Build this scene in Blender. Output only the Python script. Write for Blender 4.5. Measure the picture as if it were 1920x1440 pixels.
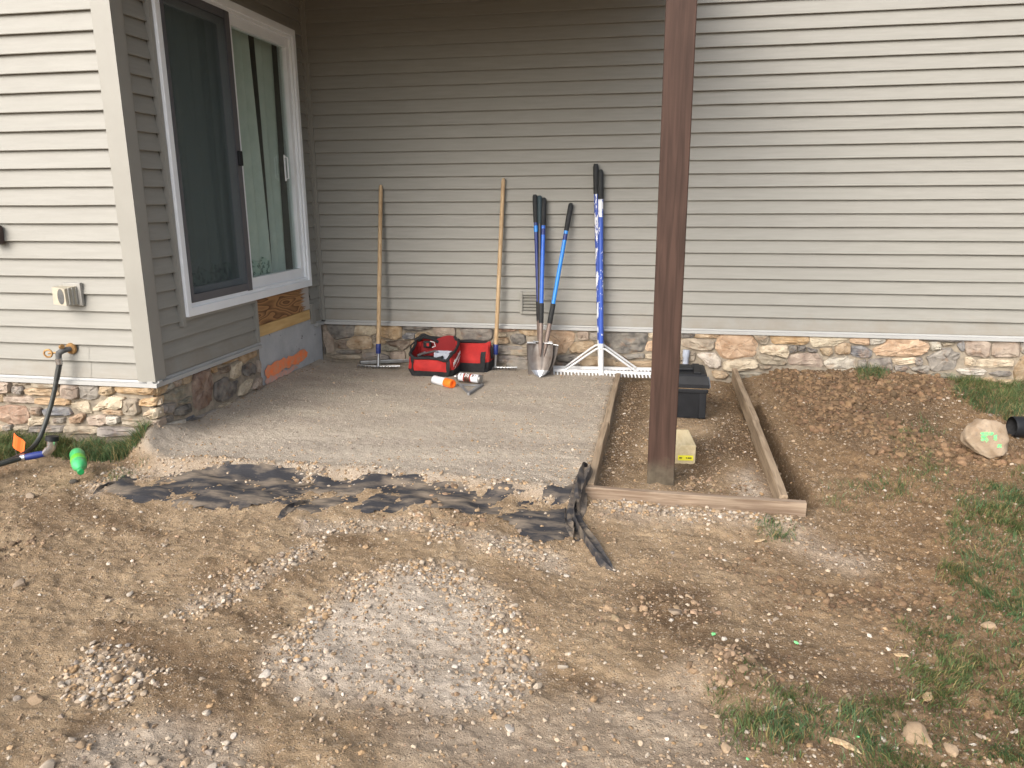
import bpy, bmesh, math, random
import numpy as np
from mathutils import Vector, Matrix
random.seed(7); rng = np.random.default_rng(7)
for o in list(bpy.data.objects): bpy.data.objects.remove(o)
sc = bpy.context.scene; COL = sc.collection

# ------------------------------------------------------------------ camera
FPX, YAW, PITCH, ROLL = 1414.2133, -0.1836, 0.2415, -0.0056
CAM = np.array([2.8917, -6.2769, 1.4195]); DEP = 2.3694; ZS = 0.38      # siding starts ZS above the patio
def cam_axes():
    cy, sy, cp, sp, cr, sr = math.cos(YAW), math.sin(YAW), math.cos(PITCH), math.sin(PITCH), math.cos(ROLL), math.sin(ROLL)
    f = np.array([sy*cp, cy*cp, -sp]); r = np.array([cy, -sy, 0.0]); u = np.cross(r, f)
    return cr*r+sr*u, -sr*r+cr*u, f
AR, AU, AF = cam_axes()
cd = bpy.data.cameras.new('camera'); cam = bpy.data.objects.new('camera', cd); COL.objects.link(cam)
cam.matrix_world = Matrix(((AR[0], AU[0], -AF[0], CAM[0]), (AR[1], AU[1], -AF[1], CAM[1]), (AR[2], AU[2], -AF[2], CAM[2]), (0, 0, 0, 1)))
cd.sensor_fit = 'HORIZONTAL'; cd.sensor_width = 36.0; cd.lens = FPX*36.0/1920.0; cd.clip_start = 0.05; cd.clip_end = 500
sc.camera = cam
# ------------------------------------------------------------------ light
SUN_DIR = Vector((-0.42, -0.86, 0.68)).normalized()      # towards the sun
w = bpy.data.worlds.new('World'); sc.world = w; w.use_nodes = True
wn, wl = w.node_tree.nodes, w.node_tree.links
bg = wn['Background']; sky = wn.new('ShaderNodeTexSky'); sky.sky_type = 'NISHITA'; sky.sun_disc = False
sky.sun_elevation = math.asin(SUN_DIR.z); sky.sun_rotation = math.atan2(SUN_DIR.x, SUN_DIR.y)
sky.air_density = 1.0; sky.dust_density = 4.0; sky.ozone_density = 1.0
hs = wn.new('ShaderNodeHueSaturation'); hs.inputs['Saturation'].default_value = 0.55   # overcast: greyer sky
wl.new(sky.outputs[0], hs.inputs['Color']); wl.new(hs.outputs[0], bg.inputs['Color']); bg.inputs['Strength'].default_value = 0.15
sd = bpy.data.lights.new('sun', 'SUN'); sd.energy = 1.0; sd.angle = math.radians(50); sd.color = (1.0, 0.945, 0.86)
so = bpy.data.objects.new('sun', sd); COL.objects.link(so); so.location = (-4, -8, 9)
so.rotation_euler = (-SUN_DIR).to_track_quat('-Z', 'Y').to_euler()
sc.view_settings.view_transform = 'Standard'; sc.view_settings.look = 'None'; sc.view_settings.gamma = 1.0
sc.view_settings.exposure = 1.12
sc.render.engine = 'CYCLES'

# ------------------------------------------------------------------ pixel -> place (photo pixels, 1920 x 1440)
def ray(x, y): return AR*((x-960)/FPX) - AU*((y-720)/FPX) + AF
def PY(x, y, Y=0.0):
    d = ray(x, y); return CAM + d*((Y-CAM[1])/d[1])
def PX(x, y, X=0.0):
    d = ray(x, y); return CAM + d*((X-CAM[0])/d[0])
def PZ(x, y, Z=0.0):
    d = ray(x, y); return CAM + d*((Z-CAM[2])/d[2])
def V(*a): return np.array(a, float)

# ------------------------------------------------------------------ noise and masks
_L = np.random.default_rng(3).random((256, 256))
def vnoise(x, y):
    xi = np.floor(x).astype(int); yi = np.floor(y).astype(int); fx = x-xi; fy = y-yi
    fx = fx*fx*(3-2*fx); fy = fy*fy*(3-2*fy); xi &= 255; yi &= 255; x1 = (xi+1) & 255; y1 = (yi+1) & 255
    return (_L[xi, yi]*(1-fx)+_L[x1, yi]*fx)*(1-fy) + (_L[xi, y1]*(1-fx)+_L[x1, y1]*fx)*fy
def fbm(x, y, s, o=4, g=0.5):
    t = 0; a = 1.0; n = 0
    for i in range(o):
        t = t + a*(vnoise(x*s+17.3*i, y*s-9.1*i)-0.5); n += a; a *= g; s *= 2.03
    return 2*t/n
def poly_px(pts, z=0.0): return np.array([PZ(x, y, z)[:2] for x, y in pts])
def sdist(P, X, Y):                      # signed distance to polygon, + inside
    d = np.full(np.shape(X), 1e9); ins = np.zeros(np.shape(X), bool); n = len(P)
    for i in range(n):
        ax, ay = P[i]; bx, by = P[(i+1) % n]; ex, ey = bx-ax, by-ay
        t = np.clip(((X-ax)*ex+(Y-ay)*ey)/(ex*ex+ey*ey+1e-12), 0, 1)
        d = np.minimum(d, np.hypot(X-ax-t*ex, Y-ay-t*ey))
        c = ((ay > Y) != (by > Y)); ins ^= c & (X < ex*(Y-ay)/np.where(by == ay, 1e-12, by-ay)+ax)
    return np.where(ins, d, -d)
def sm(e0, e1, v):
    t = np.clip((v-e0)/(e1-e0), 0, 1); return t*t*(3-2*t)

LB0, LB1 = PZ(1157, 712, .04), PZ(1107, 905, .04)          # form boards' top ends
FB1 = PZ(1512, 937, .04); RB0, RB1 = PZ(1382, 703, .06), PZ(1470, 928, .04)
PATIO = poly_px([(295, 800), (480, 735), (585, 672), (1162, 700), (1112, 905), (1080, 925), (950, 915), (800, 895), (560, 878), (300, 865), (265, 850)])
FRAME_IN = np.array([[LB0[0], 0.05], [RB0[0], 0.05], RB1[:2], [LB1[0], LB1[1]]])
PALE = [poly_px(p) for p in (
    [(640, 1075), (740, 1045), (860, 1040), (950, 1090), (1000, 1180), (1005, 1260), (960, 1330), (820, 1345), (640, 1300), (520, 1265), (490, 1215), (545, 1150)],
    [(170, 1330), (300, 1290), (420, 1310), (470, 1370), (420, 1440), (120, 1440), (90, 1400)],
    [(1370, 870), (1415, 850), (1450, 925), (1385, 915)],
    [(1105, 925), (1500, 960), (1560, 1000), (1680, 1030), (1640, 1080), (1530, 1040), (1420, 985), (1300, 975), (1130, 960)],
    [(700, 1300), (1200, 1260), (1320, 1180), (1340, 1300), (1400, 1370), (1380, 1440), (700, 1440)])]
BANDS = [poly_px(p) for p in (
    [(330, 1110), (420, 1070), (540, 1010), (600, 990), (590, 1030), (480, 1080), (380, 1130), (320, 1130)],
    [(110, 1230), (180, 1180), (260, 1190), (300, 1230), (220, 1290), (120, 1290)],
    [(150, 890), (220, 860), (400, 862), (700, 880), (1000, 905), (1090, 905), (1075, 935), (900, 920), (600, 900), (260, 885), (160, 915)],
    [(560, 955), (760, 950), (960, 985), (1060, 1020), (1080, 1060), (960, 1040), (760, 985), (560, 985)],
    [(640, 1060), (800, 1035), (900, 1080), (970, 1120), (1000, 1260), (930, 1330), (880, 1260), (900, 1130), (760, 1070), (640, 1120)],
    [(490, 1250), (540, 1170), (600, 1090), (660, 1070), (620, 1130), (560, 1210), (520, 1260)],
    [(1110, 925), (1490, 965), (1480, 980), (1300, 970), (1110, 945)])]
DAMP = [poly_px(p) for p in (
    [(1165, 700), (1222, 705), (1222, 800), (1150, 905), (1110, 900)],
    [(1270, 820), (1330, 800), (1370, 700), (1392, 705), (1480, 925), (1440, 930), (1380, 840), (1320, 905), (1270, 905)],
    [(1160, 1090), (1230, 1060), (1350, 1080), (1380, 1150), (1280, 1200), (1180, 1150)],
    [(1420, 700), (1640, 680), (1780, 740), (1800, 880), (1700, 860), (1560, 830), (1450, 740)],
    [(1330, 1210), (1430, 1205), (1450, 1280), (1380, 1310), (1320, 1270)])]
MOUND_C = PZ(1480, 720, .05)
PILE_C = PZ(1375, 1250, 0.0); HOLE_C = PZ(1312, 862, -.05)
TR0, TR1 = PZ(1405, 745, 0.0), PZ(1500, 925, 0.0)
def seg_d(X, Y, a, b):
    ex, ey = b[0]-a[0], b[1]-a[1]; t = np.clip(((X-a[0])*ex+(Y-a[1])*ey)/(ex*ex+ey*ey), 0, 1)
    return np.hypot(X-a[0]-t*ex, Y-a[1]-t*ey), t
def ground_h(X, Y, rough=True):
    X = np.asarray(X, float); Y = np.asarray(Y, float)
    pa = sm(-.10, .06, sdist(PATIO, X, Y)+.03*fbm(X, Y, 5, 2))
    fr = sm(-.03, .02, sdist(FRAME_IN, X, Y))
    z = -.045 + .030*fbm(X, Y, .9, 3) + .015*fbm(X, Y, 3.1, 3) + .013*fbm(X*.35+Y*.94, (X*.94-Y*.35)*.3, 6, 3)
    z = z*(1-pa) + pa*(.006*fbm(X, Y, 1.2, 3)+.004*fbm(X, Y, 6, 3)*(.4+sm(-1.4, -2.4, Y)+sm(1.7, 2.6, X)))
    pd = sdist(PATIO, X, Y); z = z+.024*np.exp(-((pd-.03)/.06)**2)*sm(-2.25, -2.45, Y)*(.2+1.1*vnoise(X*8, Y*8))
    z = z*(1-fr) + fr*(-.055+.02*fbm(X, Y, 2.5, 3))
    z = z + .085*np.exp(-((X-.0)/.12)**2)*sm(-2.0, -2.4, Y)*sm(-2.75, -2.45, Y)        # gravel piled at the house corner
    z = z + .035*np.exp(-((X-.0)/.10)**2)*sm(-2.6, -2.0, Y)*(Y < -.1)
    right = sm(3.60, 3.95, X)
    z = z + right*(.11*np.exp(-((Y+.15)/.45)**2)*sm(5.6, 4.6, X) + .055*np.exp(-((Y+1.1)/.8)**2)*sm(3.7, 4.3, X)*(.6+.8*vnoise(X*3, Y*3)))
    z = z + .05*np.exp(-(((X-5.6)/.8)**2+((Y+.2)/.5)**2))
    d, t = seg_d(X, Y, TR0, TR1); z = z - (.13+.09*t)*np.exp(-(d/.058)**4)
    z = z - .10*np.exp(-(((X-HOLE_C[0])/.06)**2+((Y-HOLE_C[1])/.05)**2))
    z = z + .075*np.exp(-(((X-PILE_C[0])/.15)**2+((Y-PILE_C[1])/.12)**2))
    d, t = seg_d(X, Y, LB1+V(.05, -.16, 0), FB1+V(-.05, -.13, 0)); z = z + .030*np.exp(-(d/.12)**2)
    if rough:
        r = (1-.72*pa)*(1+.9*right)
        z = z + r*(.010*fbm(X, Y, 9, 3) + .016*np.maximum(fbm(X, Y, 24, 4, .7), -.12) + .009*np.maximum(fbm(X, Y, 55, 2), -.05)) + .003*pa*(.5+sm(-1.2, -2.3, Y)+sm(1.5, 2.6, X))*fbm(X, Y, 34, 3)
        z = z + right*sm(.4, .8, vnoise(X*2+3, Y*2))*.012*np.maximum(fbm(X, Y, 18, 2), 0)
    return z
def gz(x, y): return float(ground_h(np.array([x]), np.array([y]), True)[0])

# ------------------------------------------------------------------ materials
def srgb(r, g, b, k=1.0):
    f = lambda c: ((c/255)/12.92 if c <= 10 else (((c/255)+.055)/1.055)**2.4)*k
    return (f(r), f(g), f(b), 1.0)
MATS = {}
def mat(name, c1, c2=None, rough=.6, scale=8.0, stretch=(1, 1, 1), bump=0.0, bscale=60.0, metal=0.0, lo=.35, hi=.65, coat=0.0, spec=.5, detail=6.0):
    if name in MATS: return MATS[name]
    m = bpy.data.materials.new(name); m.use_nodes = True; n, l = m.node_tree.nodes, m.node_tree.links; b = n['Principled BSDF']
    b.inputs['Roughness'].default_value = rough; b.inputs['Metallic'].default_value = metal; b.inputs['Specular IOR Level'].default_value = spec
    if coat: b.inputs['Coat Weight'].default_value = coat
    tc = n.new('ShaderNodeTexCoord'); mp = n.new('ShaderNodeMapping'); mp.inputs['Scale'].default_value = stretch
    l.new(tc.outputs['Object'], mp.inputs['Vector'])
    nz = n.new('ShaderNodeTexNoise'); nz.inputs['Scale'].default_value = scale; nz.inputs['Detail'].default_value = detail; nz.inputs['Roughness'].default_value = .6
    l.new(mp.outputs[0], nz.inputs['Vector'])
    rp = n.new('ShaderNodeValToRGB'); rp.color_ramp.elements[0].position = lo; rp.color_ramp.elements[1].position = hi
    rp.color_ramp.elements[0].color = c1; rp.color_ramp.elements[1].color = c2 or tuple(min(1, v*1.15) for v in c1[:3])+(1,)
    l.new(nz.outputs['Fac'], rp.inputs[0]); l.new(rp.outputs[0], b.inputs['Base Color'])
    if bump:
        n2 = n.new('ShaderNodeTexNoise'); n2.inputs['Scale'].default_value = bscale; n2.inputs['Detail'].default_value = 5; l.new(mp.outputs[0], n2.inputs['Vector'])
        bp = n.new('ShaderNodeBump'); bp.inputs['Strength'].default_value = bump; bp.inputs['Distance'].default_value = .004
        l.new(n2.outputs['Fac'], bp.inputs['Height']); l.new(bp.outputs[0], b.inputs['Normal'])
    MATS[name] = m; return m
def mix_node(n, l, fac, a, b, mode='MIX'):
    x = n.new('ShaderNodeMix'); x.data_type = 'RGBA'; x.blend_type = mode
    for sk, v in ((0, fac), (6, a), (7, b)):
        if isinstance(v, (int, float)): x.inputs[sk].default_value = v
        elif isinstance(v, tuple): x.inputs[sk].default_value = v
        else: l.new(v, x.inputs[sk])
    return x.outputs[2]
def noise_node(n, l, vec, scale, detail=6, rough=.6):
    z = n.new('ShaderNodeTexNoise'); z.inputs['Scale'].default_value = scale; z.inputs['Detail'].default_value = detail; z.inputs['Roughness'].default_value = rough
    if vec is not None: l.new(vec, z.inputs['Vector'])
    return z.outputs['Fac']
def ramp_node(n, l, fac, a, b):
    r = n.new('ShaderNodeMapRange'); r.inputs['From Min'].default_value = a; r.inputs['From Max'].default_value = b; l.new(fac, r.inputs['Value']); return r.outputs[0]
def tinted(name, rough=.8, var=.35, scale=14, bump=.5, bscale=40, stain=None):
    """colour from the object's own colour, mottled by noise that differs per object"""
    m = bpy.data.materials.new(name); m.use_nodes = True; n, l = m.node_tree.nodes, m.node_tree.links; b = n['Principled BSDF']
    b.inputs['Roughness'].default_value = rough; b.inputs['Specular IOR Level'].default_value = .3
    tc = n.new('ShaderNodeTexCoord'); oi = n.new('ShaderNodeObjectInfo')
    ad = n.new('ShaderNodeVectorMath'); ad.operation = 'ADD'; ml = n.new('ShaderNodeMath'); ml.operation = 'MULTIPLY'; ml.inputs[1].default_value = 37.0
    l.new(oi.outputs['Random'], ml.inputs[0]); l.new(tc.outputs['Object'], ad.inputs[0]); l.new(ml.outputs[0], ad.inputs[1])
    v = ad.outputs[0]
    f1 = ramp_node(n, l, noise_node(n, l, v, scale), .3, .7); f2 = ramp_node(n, l, noise_node(n, l, v, scale*4), .3, .7)
    dark = mix_node(n, l, 1.0, oi.outputs['Color'], (1-var, 1-var, 1-var*.9, 1), 'MULTIPLY')
    lite = mix_node(n, l, var, oi.outputs['Color'], (.62, .56, .47, 1))
    c = mix_node(n, l, f1, dark, lite)
    c = mix_node(n, l, ramp_node(n, l, f2, .55, 1.0), c, mix_node(n, l, .5, c, (.10, .09, .08, 1)))
    if stain:
        f3 = ramp_node(n, l, noise_node(n, l, v, scale*.8, 3), .56, .72); c = mix_node(n, l, f3, c, mix_node(n, l, .5, c, stain))
    l.new(c, b.inputs['Base Color'])
    bp = n.new('ShaderNodeBump'); bp.inputs['Strength'].default_value = bump; bp.inputs['Distance'].default_value = .006
    l.new(noise_node(n, l, v, bscale, 6, .65), bp.inputs['Height']); l.new(bp.outputs[0], b.inputs['Normal'])
    MATS[name] = m; return m
tinted('veneer_stone', .85, .36, 15, 1.0, 38, (.26, .15, .08, 1)); tinted('pebble', .8, .22, 40, .4, 160); tinted('rock', .85, .3, 16, .6, 50)
def vcol_mat(name, attr='col', rough=.8, trans=0.0, spec=.3):
    m = bpy.data.materials.new(name); m.use_nodes = True; n, l = m.node_tree.nodes, m.node_tree.links; b = n['Principled BSDF']
    a = n.new('ShaderNodeAttribute'); a.attribute_name = attr; l.new(a.outputs['Color'], b.inputs['Base Color'])
    b.inputs['Roughness'].default_value = rough; b.inputs['Specular IOR Level'].default_value = spec
    if trans:
        t = n.new('ShaderNodeBsdfTranslucent'); l.new(a.outputs['Color'], t.inputs['Color']); x = n.new('ShaderNodeMixShader'); x.inputs[0].default_value = trans
        l.new(b.outputs[0], x.inputs[1]); l.new(t.outputs[0], x.inputs[2]); l.new(x.outputs[0], n['Material Output'].inputs[0])
    MATS[name] = m; return m
vcol_mat('gravel_stone'); vcol_mat('grass_blade', rough=.55, trans=.3)

def siding_mat():
    m = bpy.data.materials.new('vinyl_siding'); m.use_nodes = True; n, l = m.node_tree.nodes, m.node_tree.links; b = n['Principled BSDF']
    b.inputs['Roughness'].default_value = .48; b.inputs['Specular IOR Level'].default_value = .35
    g = n.new('ShaderNodeNewGeometry'); mp = n.new('ShaderNodeMapping'); mp.inputs['Scale'].default_value = (1.2, 1.2, 14); l.new(g.outputs['Position'], mp.inputs[0])
    f = noise_node(n, l, mp.outputs[0], 3.0, 8); oi = n.new('ShaderNodeObjectInfo')
    c = mix_node(n, l, ramp_node(n, l, f, .3, .7), (.236, .230, .206, 1), (.272, .266, .240, 1))
    hv = ramp_node(n, l, oi.outputs['Random'], 0, 1); c = mix_node(n, l, hv, c, mix_node(n, l, .08, c, (.22, .21, .19, 1)))
    zz = n.new('ShaderNodeSeparateXYZ'); l.new(g.outputs['Position'], zz.inputs[0]); zn = n.new('ShaderNodeMath'); zn.operation = 'MULTIPLY_ADD'; zn.inputs[1].default_value = -.5; l.new(noise_node(n, l, g.outputs['Position'], 5, 6, .7), zn.inputs[0]); l.new(zz.outputs['Z'], zn.inputs[2]); c = mix_node(n, l, ramp_node(n, l, zn.outputs[0], .24, .08), c, mix_node(n, l, .38, c, (.20, .155, .11, 1))); sp = noise_node(n, l, g.outputs['Position'], 7.0, 3); c = mix_node(n, l, ramp_node(n, l, sp, .70, .80), c, mix_node(n, l, .35, c, (.22, .20, .17, 1)))
    l.new(c, b.inputs['Base Color'])
    m2 = n.new('ShaderNodeMapping'); m2.inputs['Scale'].default_value = (5, 5, 130); l.new(g.outputs['Position'], m2.inputs[0])
    bp = n.new('ShaderNodeBump'); bp.inputs['Strength'].default_value = .22; bp.inputs['Distance'].default_value = .002
    l.new(noise_node(n, l, m2.outputs[0], 2.0, 6, .7), bp.inputs['Height']); l.new(bp.outputs[0], b.inputs['Normal'])
    MATS['vinyl_siding'] = m
siding_mat()
mat('vinyl_trim', (.248, .241, .216, 1), (.272, .265, .238, 1), .45, 3); mat('ledge_vinyl', (.335, .335, .325, 1), (.36, .36, .35, 1), .42, 3); mat('house_sheathing', (.10, .095, .09, 1), None, .9)
mat('mortar', srgb(172, 160, 142, .8), srgb(140, 130, 116, .75), .95, 20, bump=.6, bscale=120)
mat('white_vinyl', (.80, .83, .86, 1), (.75, .78, .81, 1), .35, 4, spec=.5)
mat('screen_frame', (.085, .085, .095, 1), (.10, .10, .11, 1), .45, 6); mat('black_plastic', (.008, .009, .011, 1), (.014, .015, .018, 1), .55, 12, spec=.3, bump=.15, bscale=200)
mat('porch_ceiling', (.24, .23, .20, 1), (.29, .275, .245, 1), .7, 5)
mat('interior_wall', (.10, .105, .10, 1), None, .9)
def wood(name, a, b_, stretch, scale=6, rough=.75, bump=.5, knots=None):
    m = bpy.data.materials.new(name); m.use_nodes = True; n, l = m.node_tree.nodes, m.node_tree.links; p = n['Principled BSDF']
    p.inputs['Roughness'].default_value = rough; p.inputs['Specular IOR Level'].default_value = .25
    tc = n.new('ShaderNodeTexCoord'); mp = n.new('ShaderNodeMapping'); mp.inputs['Scale'].default_value = stretch; l.new(tc.outputs['Object'], mp.inputs[0])
    d = n.new('ShaderNodeTexNoise'); d.inputs['Scale'].default_value = 2.2; d.inputs['Detail'].default_value = 3; l.new(tc.outputs['Object'], d.inputs['Vector'])
    w1 = n.new('ShaderNodeTexNoise'); w1.inputs['Scale'].default_value = scale; w1.inputs['Detail'].default_value = 8; w1.inputs['Distortion'].default_value = .6; l.new(mp.outputs[0], w1.inputs['Vector'])
    c = mix_node(n, l, ramp_node(n, l, w1.outputs['Fac'], .36, .64), a, b_)
    c = mix_node(n, l, ramp_node(n, l, d.outputs['Fac'], .5, .8), c, mix_node(n, l, .4, c, tuple(v*.45 for v in a[:3])+(1,)))
    if knots: c = knots(n, l, tc, c)
    l.new(c, p.inputs['Base Color'])
    bp = n.new('ShaderNodeBump'); bp.inputs['Strength'].default_value = bump; bp.inputs['Distance'].default_value = .003; l.new(w1.outputs['Fac'], bp.inputs['Height']); l.new(bp.outputs[0], p.inputs['Normal'])
    MATS[name] = m; return m
def post_base(n, l, tc, c):        # bare grey-brown wood on the lowest stretch where the stain stops
    sx = n.new('ShaderNodeSeparateXYZ'); l.new(tc.outputs['Object'], sx.inputs[0])
    nz = noise_node(n, l, tc.outputs['Object'], 9, 5); ad = n.new('ShaderNodeMath'); ad.operation = 'MULTIPLY_ADD'; ad.inputs[1].default_value = .26; l.new(nz, ad.inputs[0]); l.new(sx.outputs['Z'], ad.inputs[2])
    f = ramp_node(n, l, ad.outputs[0], .225, .355); return mix_node(n, l, f, mix_node(n, l, ramp_node(n, l, noise_node(n, l, tc.outputs['Object'], 22, 5), .35, .65), (.070, .056, .040, 1), (.115, .094, .066, 1)), c)
wood('stained_post', (.036, .0195, .014, 1), (.062, .034, .025, 1), (9, 9, .5), 5, .65, .4, post_base)
wood('form_board', (.20, .145, .095, 1), (.34, .26, .18, 1), (1, 14, 14), 4); wood('form_board_red', (.17, .118, .082, 1), (.31, .24, .175, 1), (1, 14, 14), 4)
wood('ash_handle', (.40, .27, .15, 1), (.56, .41, .25, 1), (14, 14, 1.2), 5, .55, .2); wood('pine_block', (.60, .48, .28, 1), (.72, .60, .38, 1), (8, 1, 8), 6, .7, .2)
wood('bark_chip', (.30, .20, .11, 1), (.55, .42, .26, 1), (20, 4, 20), 4)
def band_mat():
    m = bpy.data.materials.new('rim_joist'); m.use_nodes = True; n, l = m.node_tree.nodes, m.node_tree.links; p = n['Principled BSDF']; p.inputs['Roughness'].default_value = .7
    g = n.new('ShaderNodeNewGeometry'); mp = n.new('ShaderNodeMapping'); mp.inputs['Scale'].default_value = (1, .5, 2.6); l.new(g.outputs['Position'], mp.inputs[0])
    wv = n.new('ShaderNodeTexNoise'); wv.inputs['Scale'].default_value = 2.6; wv.inputs['Detail'].default_value = 1.5; l.new(mp.outputs[0], wv.inputs['Vector'])
    mu = n.new('ShaderNodeMath'); mu.operation = 'MULTIPLY'; mu.inputs[1].default_value = 24; l.new(wv.outputs['Fac'], mu.inputs[0])
    fr = n.new('ShaderNodeMath'); fr.operation = 'FRACT'; l.new(mu.outputs[0], fr.inputs[0])
    c = mix_node(n, l, ramp_node(n, l, fr.outputs[0], .25, .95), (.36, .19, .075, 1), (.115, .048, .018, 1))
    sx = n.new('ShaderNodeSeparateXYZ'); l.new(g.outputs['Position'], sx.inputs[0]); ad = n.new('ShaderNodeMath'); ad.operation = 'MULTIPLY_ADD'; ad.inputs[1].default_value = .35
    m3 = n.new('ShaderNodeMapping'); m3.inputs['Scale'].default_value = (1, .3, 40); l.new(g.outputs['Position'], m3.inputs[0])
    l.new(noise_node(n, l, m3.outputs[0], 2, 3), ad.inputs[0]); l.new(sx.outputs['Y'], ad.inputs[2])
    c = mix_node(n, l, ramp_node(n, l, ad.outputs[0], -.20, -.15), c, (.42, .39, .36, 1)); l.new(c, p.inputs['Base Color']); MATS['rim_joist'] = m
band_mat(); wood('sill_plate', (.50, .32, .13, 1), (.60, .41, .19, 1), (8, 1, 8), 4, .7, .2)
def concrete_mat():
    m = bpy.data.materials.new('bare_concrete'); m.use_nodes = True; n, l = m.node_tree.nodes, m.node_tree.links; p = n['Principled BSDF']; p.inputs['Roughness'].default_value = .9
    g = n.new('ShaderNodeNewGeometry'); c = mix_node(n, l, ramp_node(n, l, noise_node(n, l, g.outputs['Position'], 7, 8), .3, .7), (.36, .37, .38, 1), (.47, .475, .48, 1))
    c = mix_node(n, l, ramp_node(n, l, noise_node(n, l, g.outputs['Position'], 16, 3), .66, .72), c, (.11, .105, .10, 1)); l.new(c, p.inputs['Base Color'])
    bp = n.new('ShaderNodeBump'); bp.inputs['Strength'].default_value = .5; bp.inputs['Distance'].default_value = .005; l.new(noise_node(n, l, g.outputs['Position'], 30, 8), bp.inputs['Height']); l.new(bp.outputs[0], p.inputs['Normal'])
    MATS['bare_concrete'] = m
concrete_mat()
mat('orange_paint', (.98, .24, .07, 1), (.72, .33, .20, 1), .7, 18, bump=.3, bscale=60)
mat('pink_paint', (.75, .33, .24, 1), (.50, .40, .35, 1), .8, 20)
mat('steel', (.42, .43, .44, 1), (.30, .30, .30, 1), .38, 20, metal=.9); mat('rusty_steel', (.16, .115, .095, 1), (.24, .19, .165, 1), .55, 14, metal=.35, bump=.2)
mat('worn_blade', (.20, .185, .175, 1), (.11, .085, .07, 1), .5, 6, metal=.4, lo=.35, hi=.6); mat('bright_edge', (.55, .57, .60, 1), (.42, .43, .45, 1), .35, 12, metal=.7)
mat('white_aluminium', (.72, .73, .74, 1), (.60, .60, .60, 1), .5, 15); mat('soiled_white', (.60, .58, .54, 1), (.30, .22, .15, 1), .7, 14, lo=.5, hi=.75)
mat('blue_fibreglass', (.018, .10, .52, 1), (.03, .16, .62, 1), .35, 6); mat('navy_paint', (.012, .025, .15, 1), (.016, .035, .19, 1), .45, 6); mat('bright_blue', (.012, .20, .70, 1), (.02, .25, .74, 1), .3, 6)
mat('worn_blue_white', (.03, .07, .35, 1), (.72, .74, .78, 1), .45, 26, stretch=(1, 1, .35), lo=.50, hi=.525); mat('blue_speckled', (.035, .09, .42, 1), (.70, .73, .80, 1), .45, 34, stretch=(1, 1, .5), lo=.60, hi=.63); mat('worn_band', (.04, .10, .42, 1), (.74, .76, .80, 1), .45, 30, stretch=(1, 1, .4), lo=.42, hi=.45)
mat('black_shaft', (.018, .017, .018, 1), (.035, .03, .03, 1), .4, 30); mat('rubber_grip', (.012, .013, .014, 1), (.022, .024, .026, 1), .7, 30); mat('teal_grip', (.022, .04, .05, 1), (.03, .052, .062, 1), .65, 30)
mat('red_canvas', (.30, .010, .010, 1), (.42, .018, .015, 1), .8, 12, bump=.4, bscale=90); mat('dark_red_lining', (.20, .008, .010, 1), None, .85, 12, bump=.4, bscale=90); mat('black_canvas', (.008, .008, .009, 1), (.018, .018, .020, 1), .85, 20, bump=.4, bscale=90)
mat('grey_tray', (.42, .45, .52, 1), (.36, .38, .44, 1), .6, 8); mat('white_print', (.75, .74, .73, 1), (.6, .58, .58, 1), .7, 50)
mat('orange_cap', (.90, .14, .01, 1), (.95, .19, .02, 1), .4, 6); mat('can_white', (.70, .72, .76, 1), (.64, .66, .70, 1), .35, 6); mat('can_label_red', (.55, .06, .03, 1), (.30, .03, .02, 1), .4, 30); mat('can_label_black', (.02, .015, .012, 1), (.10, .03, .015, 1), .4, 40)
mat('grey_alloy', (.20, .205, .215, 1), (.27, .275, .285, 1), .5, 10, metal=.4); mat('pvc_grey', (.32, .36, .44, 1), (.40, .44, .52, 1), .5, 12)
mat('yellow_tag', (.80, .72, .02, 1), (.85, .78, .05, 1), .5, 6); mat('ink', (.02, .02, .015, 1), None, .6)
mat('hose_rubber', (.022, .024, .022, 1), (.045, .048, .044, 1), .5, 30); mat('brass', (.45, .27, .11, 1), (.30, .17, .07, 1), .45, 30, metal=.6); mat('chrome', (.65, .66, .68, 1), (.5, .5, .52, 1), .22, 10, metal=.9)
mat('flag_orange', (.95, .13, .02, 1), (.98, .17, .03, 1), .55, 4); mat('green_plastic', (.035, .33, .10, 1), (.07, .44, .16, 1), .3, 6, coat=.2); mat('green_label', (.10, .46, .03, 1), (.15, .55, .05, 1), .45, 10); mat('dark_green_cap', (.01, .25, .07, 1), None, .35)
mat('vent_plastic', (.44, .40, .32, 1), (.34, .31, .24, 1), .55, 9); mat('vent_grey', (.26, .255, .235, 1), (.33, .32, .29, 1), .6, 9); mat('vent_dark', (.07, .07, .07, 1), (.11, .11, .105, 1), .7, 30)
mat('green_paint', (.10, .62, .20, 1), (.26, .55, .24, 1), .8, 60); mat('fixture_brown', (.05, .032, .03, 1), None, .5)
def fabric_mat():
    m = mat('landscape_fabric', (.020, .020, .024, 1), (.24, .190, .138, 1), .9, 7, stretch=(.7, 2.0, 1), bump=.7, bscale=45, lo=.44, hi=.74, detail=9); return m
fabric_mat()
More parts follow.
